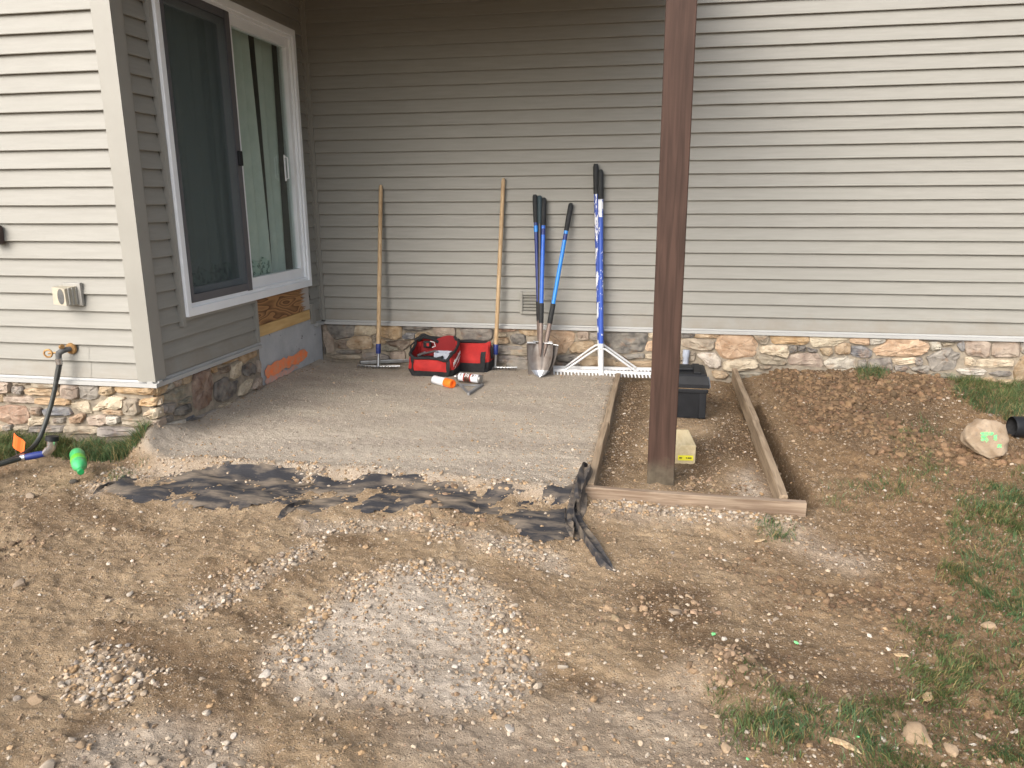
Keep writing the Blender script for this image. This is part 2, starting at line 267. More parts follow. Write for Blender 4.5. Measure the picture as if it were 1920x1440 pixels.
def glass_mat(name, tint, refl=1.0):
    m = bpy.data.materials.new(name); m.use_nodes = True; n, l = m.node_tree.nodes, m.node_tree.links; n.remove(n['Principled BSDF'])
    t = n.new('ShaderNodeBsdfTransparent'); t.inputs[0].default_value = tint; g = n.new('ShaderNodeBsdfGlossy'); g.inputs['Roughness'].default_value = .02; g.inputs[0].default_value = (.9, .95, .93, 1)
    fz = n.new('ShaderNodeFresnel'); fz.inputs[0].default_value = 1.5; mu = n.new('ShaderNodeMath'); mu.operation = 'MULTIPLY'; mu.inputs[1].default_value = 1.8*refl; mu.use_clamp = True; l.new(fz.outputs[0], mu.inputs[0]); ge = n.new('ShaderNodeNewGeometry'); iv = n.new('ShaderNodeMath'); iv.operation = 'SUBTRACT'; iv.inputs[0].default_value = 1.0; l.new(ge.outputs['Backfacing'], iv.inputs[1]); m4 = n.new('ShaderNodeMath'); m4.operation = 'MULTIPLY'; l.new(mu.outputs[0], m4.inputs[0]); l.new(iv.outputs[0], m4.inputs[1]); mu = m4
    x = n.new('ShaderNodeMixShader'); l.new(mu.outputs[0], x.inputs[0]); l.new(t.outputs[0], x.inputs[1]); l.new(g.outputs[0], x.inputs[2]); l.new(x.outputs[0], n['Material Output'].inputs[0]); MATS[name] = m
glass_mat('pane_glass', (.88, .92, .905, 1))
def screen_mat():
    m = bpy.data.materials.new('insect_screen'); m.use_nodes = True; n, l = m.node_tree.nodes, m.node_tree.links; p = n['Principled BSDF']; p.inputs['Base Color'].default_value = (.05, .068, .078, 1); p.inputs['Roughness'].default_value = .7
    t = n.new('ShaderNodeBsdfTransparent'); x = n.new('ShaderNodeMixShader'); x.inputs[0].default_value = .40; l.new(t.outputs[0], x.inputs[1]); l.new(p.outputs[0], x.inputs[2]); l.new(x.outputs[0], n['Material Output'].inputs[0]); MATS['insect_screen'] = m
screen_mat()
mat('curtain_cloth', (.62, .68, .64, 1), (.70, .75, .71, 1), .9, 10); mat('curtain_lace', (.16, .24, .21, 1), (.50, .62, .55, 1), .9, 30, lo=.45, hi=.5)

# ------------------------------------------------------------------ mesh helpers
def unit(v): v = np.asarray(v, float); return v/(np.linalg.norm(v)+1e-12)
class MB:
    def __init__(s): s.v = []; s.f = []
    def add(s, vs, fs):
        k = len(s.v); s.v += [tuple(map(float, p)) for p in vs]; s.f += [tuple(i+k for i in f) for f in fs]; return s
    def box(s, c, size, ax=None, bev=0.0):
        c = V(*c); ax = ax if ax is not None else (V(1, 0, 0), V(0, 1, 0), V(0, 0, 1)); h = [x/2 for x in size]
        if bev <= 0:
            vs = [c+ax[0]*h[0]*i+ax[1]*h[1]*j+ax[2]*h[2]*k for i in (-1, 1) for j in (-1, 1) for k in (-1, 1)]
            return s.add(vs, [(0, 1, 3, 2), (4, 6, 7, 5), (0, 4, 5, 1), (2, 3, 7, 6), (0, 2, 6, 4), (1, 5, 7, 3)])
        bm = bmesh.new(); bmesh.ops.create_cube(bm, size=1)
        for q in bm.verts: q.co = Vector((q.co.x*size[0], q.co.y*size[1], q.co.z*size[2]))
        bmesh.ops.bevel(bm, geom=bm.edges[:], offset=bev, segments=2, profile=.5, affect='EDGES')
        bm.verts.index_update(); vs = [c+ax[0]*q.co.x+ax[1]*q.co.y+ax[2]*q.co.z for q in bm.verts]; fs = [tuple(q.index for q in f.verts) for f in bm.faces]; bm.free(); return s.add(vs, fs)
    def tube(s, pts, r, n=10, caps=True, flat=None):
        pts = [V(*p) for p in pts]; rs = r if hasattr(r, '__len__') else [r]*len(pts); k0 = None; rings = []; up = None
        for i, p in enumerate(pts):
            t = unit(pts[min(i+1, len(pts)-1)]-pts[max(i-1, 0)])
            if up is None: up = V(0, 0, 1) if abs(t[2]) < .9 else V(1, 0, 0)
            a = unit(np.cross(t, up)); b = np.cross(a, t); up = b if abs(t[2]) >= .0 else up
            rings.append([p+(a*math.cos(2*math.pi*j/n)+b*math.sin(2*math.pi*j/n)*(flat or 1))*rs[i] for j in range(n)])
        vs = [q for R in rings for q in R]; fs = []
        for i in range(len(pts)-1):
            for j in range(n): fs.append((i*n+j, i*n+(j+1) % n, (i+1)*n+(j+1) % n, (i+1)*n+j))
        if caps: fs += [tuple(range(n))[::-1], tuple((len(pts)-1)*n+j for j in range(n))]
        return s.add(vs, fs)
    def prism(s, poly, d):                        # poly: list of 3D points, extruded by vector d
        n = len(poly); d = V(*d); vs = [V(*p) for p in poly]+[V(*p)+d for p in poly]
        return s.add(vs, [tuple(range(n))[::-1], tuple(range(n, 2*n))]+[(i, (i+1) % n, n+(i+1) % n, n+i) for i in range(n)])
    def grid(s, rows):
        n = len(rows[0]); vs = [p for r in rows for p in r]; fs = [(i*n+j, i*n+j+1, (i+1)*n+j+1, (i+1)*n+j) for i in range(len(rows)-1) for j in range(n-1)]
        return s.add(vs, fs)
    def build(s, name, material, parent=None, smooth=False, recalc=True, thick=0.0):
        vs = np.array(s.v)
        if parent is not None: org = V(*parent.get('_o', (0, 0, 0)))
        else: org = V((vs[:, 0].min()+vs[:, 0].max())/2, (vs[:, 1].min()+vs[:, 1].max())/2, vs[:, 2].min())
        me = bpy.data.meshes.new(name); me.from_pydata((vs-org).tolist(), [], s.f)
        if recalc or thick:
            bm = bmesh.new(); bm.from_mesh(me); bmesh.ops.recalc_face_normals(bm, faces=bm.faces[:])
            if thick: bmesh.ops.solidify(bm, geom=bm.faces[:], thickness=thick)
            bm.to_mesh(me); bm.free()
        if smooth: me.polygons.foreach_set('use_smooth', [True]*len(me.polygons)); me.set_sharp_from_angle(angle=math.radians(40))
        me.materials.append(MATS[material]); o = bpy.data.objects.new(name, me); COL.objects.link(o)
        if parent is not None: o.parent = parent
        else: o.location = org
        o['_o'] = tuple(org); return o
def empty(name, loc, label=None, cat=None, group=None, parent=None):
    o = bpy.data.objects.new(name, None); COL.objects.link(o); o.empty_display_size = .1
    loc = V(*loc); po = V(*parent['_o']) if parent is not None else V(0, 0, 0)
    if parent is not None: o.parent = parent
    o.location = loc-po; o['_o'] = tuple(loc)
    if label: tag(o, label, cat, group)
    return o
def tag(o, label, cat, group=None, kind=None):
    o['label'] = label; o['category'] = cat
    if group: o['group'] = group
    if kind: o['kind'] = kind
    return o
def lathe(m, a, b, prof, n=16):                  # prof: list of (t along a->b, radius)
    a, b = V(*a), V(*b); d = unit(b-a); p = unit(np.cross(d, V(0, 0, 1) if abs(d[2]) < .9 else V(1, 0, 0))); q = np.cross(d, p)
    vs = [a+(b-a)*t+(p*math.cos(2*math.pi*j/n)+q*math.sin(2*math.pi*j/n))*max(r, 1e-4) for t, r in prof for j in range(n)]
    fs = [(i*n+j, i*n+(j+1) % n, (i+1)*n+(j+1) % n, (i+1)*n+j) for i in range(len(prof)-1) for j in range(n)]+[tuple(range(n))[::-1], tuple((len(prof)-1)*n+j for j in range(n))]
    return m.add(vs, fs)

# ================================================================== GROUND
def graded(a, b, fine, far_lo, far_hi):
    xs = list(np.arange(a, b+1e-6, fine)) if not hasattr(fine, '__call__') else fine()
    lo, hi, st = [], [], .03
    x = xs[0]
    while x > far_lo: x -= st; st *= 1.45; lo.append(x)
    x = xs[-1]; st = .03
    while x < far_hi: x += st; st *= 1.45; hi.append(x)
    return np.array(lo[::-1]+list(xs)+hi)
gx = graded(-1.5, 6.4, .0105, -45, 45)
def fy():
    ys = []; y = -5.05
    while y < .06: ys.append(y); y += .0075 if y < -3.3 else (.0105 if y < -2 else .015)
    return ys
gy = graded(0, 0, fy, -60, 45)
GX, GY = np.meshgrid(gx, gy); GZ = ground_h(GX, GY)
fade = sm(0, 1.5, np.maximum.reduce([-1.5-GX, GX-6.4, -5.05-GY, GY-.06])); GZ = GZ*(1-fade)-.04*fade
nv = GX.size; nx, ny = len(gx), len(gy)
co = np.stack([GX.ravel(), GY.ravel(), GZ.ravel()], 1)
ii = np.arange((ny-1)*(nx-1)); r_, c_ = ii//(nx-1), ii % (nx-1); q0 = r_*nx+c_
quads = np.stack([q0, q0+1, q0+nx+1, q0+nx], 1)
def fast_mesh(name, co, faces, smooth=True):
    k = faces.shape[1]; me = bpy.data.meshes.new(name); me.vertices.add(len(co)); me.vertices.foreach_set('co', co.astype(np.float32).ravel())
    me.loops.add(faces.size); me.loops.foreach_set('vertex_index', faces.astype(np.int32).ravel()); me.polygons.add(len(faces))
    me.polygons.foreach_set('loop_start', (np.arange(len(faces))*k).astype(np.int32)); me.polygons.foreach_set('use_smooth', np.full(len(faces), smooth)); me.update(calc_edges=True); return me
gm = fast_mesh('ground', co, quads)
X, Y = GX.ravel(), GY.ravel()
wob = .05*fbm(X, Y, 4, 4)
m_pat = sm(-.05, .09, sdist(PATIO, X, Y)+wob)
m_pale = np.zeros_like(X)
for p, k in zip(PALE, (1.0, .8, .9, .55, .45)): m_pale = np.maximum(m_pale, k*sm(-.06, .14, sdist(p, X, Y)+wob*1.6))
for p in BANDS: m_pale = np.maximum(m_pale, .55*sm(-.03, .08, sdist(p, X, Y)+wob))
m_damp_shade = np.zeros_like(X)
for p in DAMP: m_damp_shade = np.maximum(m_damp_shade, sm(-.08, .12, sdist(p, X, Y)+wob*1.5))
d_, t_ = seg_d(X, Y, TR0, TR1); m_damp_shade = np.maximum(m_damp_shade, np.exp(-(d_/.09)**2))  # shadow strip of the trench, painted in as darker soil colour
m_damp_shade = np.maximum(m_damp_shade, .75*sm(.10, .42, fbm(X*.35+Y*.94, (X*.94-Y*.35)*.38, 5, 4)+.35*fbm(X, Y, 1.3, 3))*(1-m_pat)*(1-.8*m_pale))  # diagonal damp streaks, also painting in the shading of the dirt ridges
m_right = sm(2.9, 4.2, X + .25*fbm(X, Y, 1.2, 3))
att = gm.attributes.new('zone', 'FLOAT_COLOR', 'POINT'); att.data.foreach_set('color', np.stack([m_pat, m_damp_shade, m_pale, m_right], 1).astype(np.float32).ravel())
def ground_mat():
    m = bpy.data.materials.new('bare_ground'); m.use_nodes = True; n, l = m.node_tree.nodes, m.node_tree.links; p = n['Principled BSDF']; p.inputs['Roughness'].default_value = .95; p.inputs['Specular IOR Level'].default_value = .15
    a = n.new('ShaderNodeAttribute'); a.attribute_name = 'zone'; sx = n.new('ShaderNodeSeparateColor'); l.new(a.outputs['Color'], sx.inputs[0])
    g = n.new('ShaderNodeNewGeometry'); P = g.outputs['Position']
    nA = ramp_node(n, l, noise_node(n, l, P, 2.6, 8, .65), .32, .68); nB = ramp_node(n, l, noise_node(n, l, P, 22, 6, .7), .3, .7); nC = ramp_node(n, l, noise_node(n, l, P, 120, 4, .7), .3, .7)
    dirt = mix_node(n, l, nA, (.250, .172, .100, 1), (.475, .352, .222, 1)); dirt = mix_node(n, l, nB, mix_node(n, l, .5, dirt, (.13, .09, .058, 1)), dirt)
    red = mix_node(n, l, nB, (.135, .082, .043, 1), (.29, .190, .104, 1)); dirt = mix_node(n, l, a.outputs['Alpha'], dirt, red)
    damp_shade = mix_node(n, l, nB, (.095, .060, .034, 1), (.20, .132, .076, 1)); c = mix_node(n, l, sx.outputs[1], dirt, damp_shade)
    pale = mix_node(n, l, nB, (.40, .335, .270, 1), (.55, .475, .395, 1)); pf = n.new('ShaderNodeMath'); pf.operation = 'MULTIPLY'; l.new(sx.outputs[2], pf.inputs[0]); l.new(ramp_node(n, l, nA, -.9, .6), pf.inputs[1]); c = mix_node(n, l, pf.outputs[0], c, pale)
    mp = n.new('ShaderNodeMapping'); mp.inputs['Scale'].default_value = (.8, 2.4, 1); l.new(P, mp.inputs[0]); nD = ramp_node(n, l, noise_node(n, l, mp.outputs[0], 1.5, 6, .6), .3, .7)
    pat = mix_node(n, l, nD, (.36, .310, .255, 1), (.54, .470, .385, 1)); pat = mix_node(n, l, nB, mix_node(n, l, .28, pat, (.19, .165, .14, 1)), pat); c = mix_node(n, l, sx.outputs[0], c, pat)
    c = mix_node(n, l, ramp_node(n, l, nC, .5, 1.0), c, mix_node(n, l, .35, c, (.10, .075, .055, 1))); nE = ramp_node(n, l, noise_node(n, l, P, 75, 3, .6), .60, .70); c = mix_node(n, l, nE, c, mix_node(n, l, .55, c, (.55, .47, .38, 1)))
    def grit(scale, frac, amt, col):
        vo = n.new('ShaderNodeTexVoronoi'); vo.inputs['Scale'].default_value = scale; l.new(P, vo.inputs['Vector']); sc_ = n.new('ShaderNodeSeparateColor'); l.new(vo.outputs['Color'], sc_.inputs[0])
        on = ramp_node(n, l, sc_.outputs[0], 1-frac, 1-frac+.02); ed = ramp_node(n, l, vo.outputs['Distance'], .42, .30); ml = n.new('ShaderNodeMath'); ml.operation = 'MULTIPLY'; l.new(on, ml.inputs[0]); l.new(ed, ml.inputs[1])
        br = mix_node(n, l, sc_.outputs[1], tuple(v*.55 for v in col[:3])+(1,), col); k = n.new('ShaderNodeMath'); k.operation = 'MULTIPLY'; k.inputs[1].default_value = amt; l.new(ml.outputs[0], k.inputs[0]); k5 = n.new('ShaderNodeMath'); k5.operation = 'MULTIPLY'; l.new(k.outputs[0], k5.inputs[0]); l.new(ramp_node(n, l, sx.outputs[0], 1.12, 0.0), k5.inputs[1]); k6 = n.new('ShaderNodeMath'); k6.operation = 'MULTIPLY'; l.new(ml.outputs[0], k6.inputs[0]); l.new(ramp_node(n, l, sx.outputs[0], 1.15, 0.0), k6.inputs[1]); return k5.outputs[0], br, k6.outputs[0]
    k1, b1, h1 = grit(95, .26, .65, (.54, .44, .33, 1)); c = mix_node(n, l, k1, c, b1)
    k2, b2, h2 = grit(230, .36, .5, (.48, .38, .27, 1)); c = mix_node(n, l, k2, c, b2)
    l.new(c, p.inputs['Base Color'])
    bp = n.new('ShaderNodeBump'); bp.inputs['Strength'].default_value = 1.0; bp.inputs['Distance'].default_value = .009; h = n.new('ShaderNodeMath'); h.operation = 'ADD'; l.new(noise_node(n, l, P, 60, 8, .75), h.inputs[0]); l.new(noise_node(n, l, P, 190, 5, .7), h.inputs[1])
    hh = n.new('ShaderNodeMath'); hh.operation = 'MULTIPLY_ADD'; hh.inputs[1].default_value = .45; l.new(h1, hh.inputs[0]); l.new(h.outputs[0], hh.inputs[2]); l.new(hh.outputs[0], bp.inputs['Height']); l.new(bp.outputs[0], p.inputs['Normal']); MATS['bare_ground'] = m; return m
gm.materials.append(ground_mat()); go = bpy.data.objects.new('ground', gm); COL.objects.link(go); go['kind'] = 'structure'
go['label'] = 'bare brown dirt yard with a pale levelled gravel pad'

# ================================================================== HOUSE
house = empty('house', (0, 0, 0), 'beige vinyl sided house with stone veneer base and a covered recess', 'house')
E4 = .1016; RT = DEP
def siding(axis, u0, u1, off, z0, n, parent, sgn=1, gaps=()):
    """courses of clapboard; axis 'x': wall faces -y at y=off, axis 'y': wall faces +x at x=off"""
    for k in range(n):
        z = z0+k*E4
        spans = [(u0, u1)]
        for (g0, g1, za, zb) in gaps:
            if z+E4*.6 > za and z+E4*.4 < zb:
                ns = []
                for a, b in spans:
                    if g1 <= a or g0 >= b: ns.append((a, b)); continue
                    if a < g0: ns.append((a, g0))
                    if b > g1: ns.append((g1, b))
                spans = ns
        if u1-u0 > 4.2:
            sm0 = u0+(.9+2.6*((k//2)*.618 % 1)); ns = []
            for a, b in spans:
                c_ = sm0
                while c_ < b-.3:
                    if c_ > a+.3: ns.append((a, c_+.02)); a = c_
                    c_ += 3.66
                ns.append((a, b))
            spans = ns
        for pi_, (a, b) in enumerate(spans):
            if b-a < .02: continue
            lap = .0016*(pi_ % 2)
            S = max(2, int((b-a)/.35)); prof = [(.004, E4+.012), (.0045, E4-.001), (-.0165, .007), (-.018, .001), (-.0165, -.0025), (-.003, -.0015), (-.001, .010)]
            rows = []
            for i in range(S+1):
                u = a+(b-a)*i/S; jd = random.gauss(0, .0009)-lap; jz = random.gauss(0, .0006)
                rows.append([((u, off+d+jd, z+h+jz) if axis == 'x' else (off-d-jd, u, z+h+jz)) for d, h in prof])
            m = MB().grid(rows); m.f = [tuple(reversed(f)) for f in m.f]
            m.build('siding_board', 'vinyl_siding', parent, recalc=False)
def wall_part(name, c, s): return MB().box(c, s).build(name, 'house_sheathing', house)
TOP = 4.7
back = wall_part('back_wall', (4.75, .16, (TOP)/2+.05), (9.5, .24, TOP-.1))
front = wall_part('wing_front_wall', (-2.6, -RT+.16, TOP/2+.05), (4.96, .24, TOP-.1))
DOOR_Y0, DOOR_Y1 = -2.03, -.245; DZ0, DZ1 = ZS+.325, ZS+2.335
sm_ = MB()                                                   # recess wall round the door opening
sm_.box((-.14, (-RT+.28+DOOR_Y0)/2, TOP/2+.05), (.24, DOOR_Y0-(-RT+.28), TOP-.1)); sm_.box((-.14, (DOOR_Y1+.04)/2, TOP/2+.05), (.24, .04-DOOR_Y1, TOP-.1))
sm_.box((-.14, (DOOR_Y0+DOOR_Y1)/2, (DZ1+TOP)/2), (.24, DOOR_Y1-DOOR_Y0, TOP-DZ1)); sm_.box((-.14, (DOOR_Y0+DOOR_Y1)/2, DZ0/2), (.24, DOOR_Y1-DOOR_Y0, DZ0))
recess = sm_.build('recess_wall', 'house_sheathing', house)
siding('x', .030, 9.4, .012, ZS, 42, back)
siding('x', -5.0, -.098, -RT+.012, ZS, 42, front)
PANEL_Y0, PANEL_Y1 = -1.135, -.235
siding('y', -RT+.085, -.032, -.012, ZS, 42, recess, gaps=[(DOOR_Y0-.032, DOOR_Y1+.032, DZ0-.035, DZ1+.03), (PANEL_Y0-.03, PANEL_Y1+.02, 0, DZ0)])
# corner trim, inside corner, drip ledges, J trim
m = MB()
for a, b in (((-.092, -RT-.022), (.022, -RT-.022)), ((.022, -RT-.022), (.022, -RT+.082))):
    pass
H0, H1 = ZS-.008, TOP
m.prism([(-.098, -RT+.004, H0), (-.098, -RT-.016, H0), (-.074, -RT-.016, H0), (-.070, -RT-.024, H0), (.024, -RT-.024, H0), (.024, -RT+.066, H0), (.016, -RT+.070, H0), (.016, -RT+.090, H0), (-.02, -RT+.090, H0), (-.02, -RT+.004, H0)], (0, 0, H1-H0))
m.build('corner_trim', 'vinyl_trim', house)
m = MB(); m.prism([(-.012, -.034, H0), (.010, -.034, H0), (.010, -.012, H0), (.034, -.012, H0), (.034, .02, H0), (-.012, .02, H0)], (0, 0, H1-H0)); m.build('inside_corner_trim', 'vinyl_trim', house)
def ledge(name, prof, a, b, axis):
    m = MB(); A = [((a, -d, z) if axis == 'x' else (d, a, z)) for d, z in prof]; dv = (b-a, 0, 0) if axis == 'x' else (0, b-a, 0); m.prism(A, dv); return m.build(name, 'ledge_vinyl', house)
LP = [(-.03, ZS-.004), (.006, ZS-.004), (.010, ZS-.015), (.034, ZS-.017), (.036, ZS-.040), (.030, ZS-.042), (.026, ZS-.034), (-.03, ZS-.034)]
ledge('drip_ledge', LP, .036, 9.4, 'x'); ledge('drip_ledge', [(d+RT, z) for d, z in LP], -5.0, .036, 'x'); ledge('drip_ledge', LP, -RT-.030, PANEL_Y0-.012, 'y'); ledge('drip_ledge', LP, -.17, -.0365, 'y')
m = MB(); m.box((.008, DOOR_Y0-.018, (DZ0+DZ1)/2-.02), (.036, .030, DZ1-DZ0+.07)); m.build('door_trim', 'vinyl_trim', house)
m = MB(); m.box((.008, DOOR_Y1+.016, (DZ0+DZ1)/2+.01), (.036, .026, DZ1-DZ0+.04)); m.build('door_trim', 'vinyl_trim', house)
m = MB(); m.box((.008, (DOOR_Y0+DOOR_Y1)/2, DZ1+.016), (.036, DOOR_Y1-DOOR_Y0, .030)); m.build('door_trim', 'vinyl_trim', house)
m = MB(); m.box((.004, (DOOR_Y0+PANEL_Y0)/2-.01, DZ0-.012), (.030, PANEL_Y0-DOOR_Y0-.02, .020)); m.build('door_trim', 'vinyl_trim', house)
m = MB(); m.box((.004, PANEL_Y0-.016, (ZS+DZ0)/2-.006), (.032, .028, DZ0-ZS-.012)); m.build('cut_edge_trim', 'vinyl_trim', house)
m = MB(); m.box((-.002, -.195, ZS+.075), (.034, .07, .17)); m.build('cut_edge_trim', 'vinyl_trim', house)
# exposed framing and concrete below the door
zA, zB = PX(520, 599)[2], PX(520, 620)[2]
m = MB(); m.box((-.014, (PANEL_Y0+PANEL_Y1)/2, (zA+DZ0-.012)/2), (.03, PANEL_Y1-PANEL_Y0, DZ0-.012-zA)); m.build('rim_joist', 'rim_joist', house)['label'] = 'weathered brown rim board with bold grain under the door'
m = MB(); m.box((-.006, (PANEL_Y0+PANEL_Y1)/2-.01, (zA+zB)/2), (.034, PANEL_Y1-PANEL_Y0-.03, zA-zB-.004)); sp_ = m.build('sill_plate', 'sill_plate', house); sp_['label'] = 'fresh pale timber sill plate'
m = MB(); rows = []
for j in range(15):
    z = -.12+(zB+.12-.003)*j/14; rows.append([(-.004+.004*float(fbm(V(y*3), V(z*3), 4, 3)[0]), y, z) for y in np.linspace(PANEL_Y0+.005, -.02, 40)])
m.grid(rows); m.build('exposed_foundation', 'bare_concrete', house, smooth=True)['label'] = 'bare grey concrete foundation with an orange paint stripe'
def paint_strip(name, mt, top, bot, off):                   # sprayed paint: a thin ragged film on the concrete
    m = MB(); rows = []
    for i in range(46):
        t = i/45
        a = np.array(top[0])*(1-t)+np.array(top[1])*t; b = np.array(bot[0])*(1-t)+np.array(bot[1])*t
        j1 = 4.5*float(fbm(V(t*7), V(3.0), 2, 4)[0]); j2 = 5.5*float(fbm(V(t*7), V(8.0), 2, 4)[0]); j1 += 7*max(0, .06-t)/.06+9*max(0, t-.92)/.08; j2 -= 5*max(0, .06-t)/.06+6*max(0, t-.92)/.08
        ta = PX(a[0], a[1]+j1, .004+off); tb = PX(b[0], b[1]+j2, .004+off); rows.append([ta*(1-s)+tb*s for s in (0, .33, .66, 1)])
    m.grid(rows); return m.build(name, mt, house, thick=.0008)
paint_strip('paint_stripe', 'orange_paint', [(497, 688), (577, 653)], [(497, 710), (576, 674)], .003); paint_strip('paint_overspray', 'pink_paint', [(497, 708), (560, 683)], [(497, 722), (552, 697)], .002)
# porch ceiling and beams carried by the post
PZC = 3.02
m = MB(); m.box((1.56, -1.40, PZC+.13), (3.08, 2.76, .26)); m.build('porch_ceiling', 'porch_ceiling', house)
MB().box((1.56, -2.53, (2.86+PZC)/2-.002), (3.06, .12, PZC-2.86)).build('porch_beam', 'stained_post', house)
m = MB(); m.box((-2.5, -RT+2.6, TOP+.06), (5.3, 5.6, .12)); m.build('roof', 'porch_ceiling', house); m = MB(); m.box((4.8, 2.1, TOP+.07), (9.4, 4.5, .12)); m.build('roof', 'porch_ceiling', house)
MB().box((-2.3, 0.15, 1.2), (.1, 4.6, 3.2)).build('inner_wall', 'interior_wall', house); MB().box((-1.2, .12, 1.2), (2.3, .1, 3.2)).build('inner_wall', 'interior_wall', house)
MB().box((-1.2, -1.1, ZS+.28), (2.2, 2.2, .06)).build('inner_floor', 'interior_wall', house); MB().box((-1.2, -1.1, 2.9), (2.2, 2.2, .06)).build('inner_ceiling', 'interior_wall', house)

# ---- sliding door
door = empty('sliding_door', (0, (DOOR_Y0+DOOR_Y1)/2, DZ0), parent=house); door['label'] = 'white vinyl sliding patio door with a dark insect screen'
def frame(name, mt, y0, y1, z0, z1, x0, x1, wv, wh=None, parent=door, wb=None):
    wh = wh or wv; wb = wb or wh; m = MB(); cx, sx = (x0+x1)/2, x1-x0
    m.box((cx, y0+wv/2, (z0+z1)/2), (sx, wv, z1-z0), bev=.003); m.box((cx, y1-wv/2, (z0+z1)/2), (sx, wv, z1-z0), bev=.003)
    m.box((cx, (y0+y1)/2, z0+wb/2), (sx-.001, y1-y0-2*wv+.002, wb), bev=.002); m.box((cx, (y0+y1)/2, z1-wh/2), (sx-.001, y1-y0-2*wv+.002, wh), bev=.002); return m.build(name, mt, parent)
frame('door_frame', 'white_vinyl', DOOR_Y0, DOOR_Y1, DZ0, DZ1, -.10, .045, .045, .05, wb=.055); frame('outer_flange', 'white_vinyl', DOOR_Y0+.002, DOOR_Y1-.002, DZ0+.002, DZ1-.002, .0, .030, .068, .07, wb=.078)
MID = -1.165
frame('sash', 'white_vinyl', MID-.045, DOOR_Y1-.062, DZ0+.072, DZ1-.066, -.045, .012, .058, .075, wb=.085)
frame('sash', 'white_vinyl', DOOR_Y0+.062, MID+.03, DZ0+.072, DZ1-.066, -.10, -.05, .058, .075, wb=.085)
MB().box((-.02, (MID+.028+DOOR_Y1-.12)/2, (DZ0+DZ1)/2+.003), (.008, DOOR_Y1-.12-MID-.028+.02, DZ1-DZ0-.29)).build('pane', 'pane_glass', door); MB().box((-.075, (DOOR_Y0+.12+MID-.028)/2, (DZ0+DZ1)/2+.003), (.008, MID-.028-DOOR_Y0-.12+.02, DZ1-DZ0-.29)).build('pane', 'pane_glass', door)
frame('screen_frame', 'screen_frame', DOOR_Y0+.070, MID-.050, DZ0+.080, DZ1-.072, .012, .034, .030, .05, wb=.052)
MB().box((.033, MID-.080, (DZ0+DZ1)/2), (.010, .056, DZ1-DZ0-.154)).build('screen_stile', 'screen_frame', door)
MB().box((.022, (DOOR_Y0+MID)/2+.03, (DZ0+DZ1)/2+.004), (.0015, MID-DOOR_Y0-.13, DZ1-DZ0-.25)).build('screen', 'insect_screen', door)
lp = PX(450, 297, .045); MB().box((.047, lp[1], lp[2]), (.022, .045, .10), bev=.006).build('latch', 'black_plastic', door)
hp = PX(536, 315, .02); m = MB(); m.tube([(.012, hp[1]+.0, hp[2]-.085), (.038, hp[1], hp[2]-.078), (.038, hp[1], hp[2]+.078), (.012, hp[1], hp[2]+.085)], .006, 8); m.box((.014, hp[1], hp[2]), (.006, .022, .20), bev=.002); m.build('handle', 'white_vinyl', door)
def curtain(y0, y1, x, z0, z1, lean=0.0, seed=0):
    rows = []; N = int((y1-y0)/.012)
    for j in range(8):
        z = z0+(z1-z0)*j/7; t = j/7
        rows.append([(x+.028*math.sin((y0+(y1-y0)*i/N)*46+seed+.6*math.sin(y0*9+i*.05))+.008*math.sin(i*.7+j*.4), y0+(y1-y0)*i/N+lean*(1-t)*(i/N), z) for i in range(N+1)])
    c = MB().grid(rows).build('curtain', 'curtain_cloth', door, smooth=True, thick=.002)
    return c
cz0, cz1 = DZ0+.06, DZ1-.02
curtain(DOOR_Y0+.02, -1.05, -.16, cz0, cz1, 0, 0); curtain(-1.13, -.66, -.15, cz0, cz1, .06, 2); curtain(-.52, -.27, -.155, cz0, cz1, -.02, 4)
for y0, y1, s in ((DOOR_Y0+.05, -1.22, 1), (-1.13, -.62, 2)):                # embroidered hem
    rows = []; N = int((y1-y0)/.012)
    for z in (cz0+.04, cz0+.20): rows.append([(-.117+.012*math.sin(i*.5+s), y0+(y1-y0)*i/N, z+(.02*math.sin(i*.45) if z > cz0+.1 else 0)) for i in range(N+1)])
    MB().grid(rows).build('curtain_hem', 'curtain_lace', door, thick=.001)

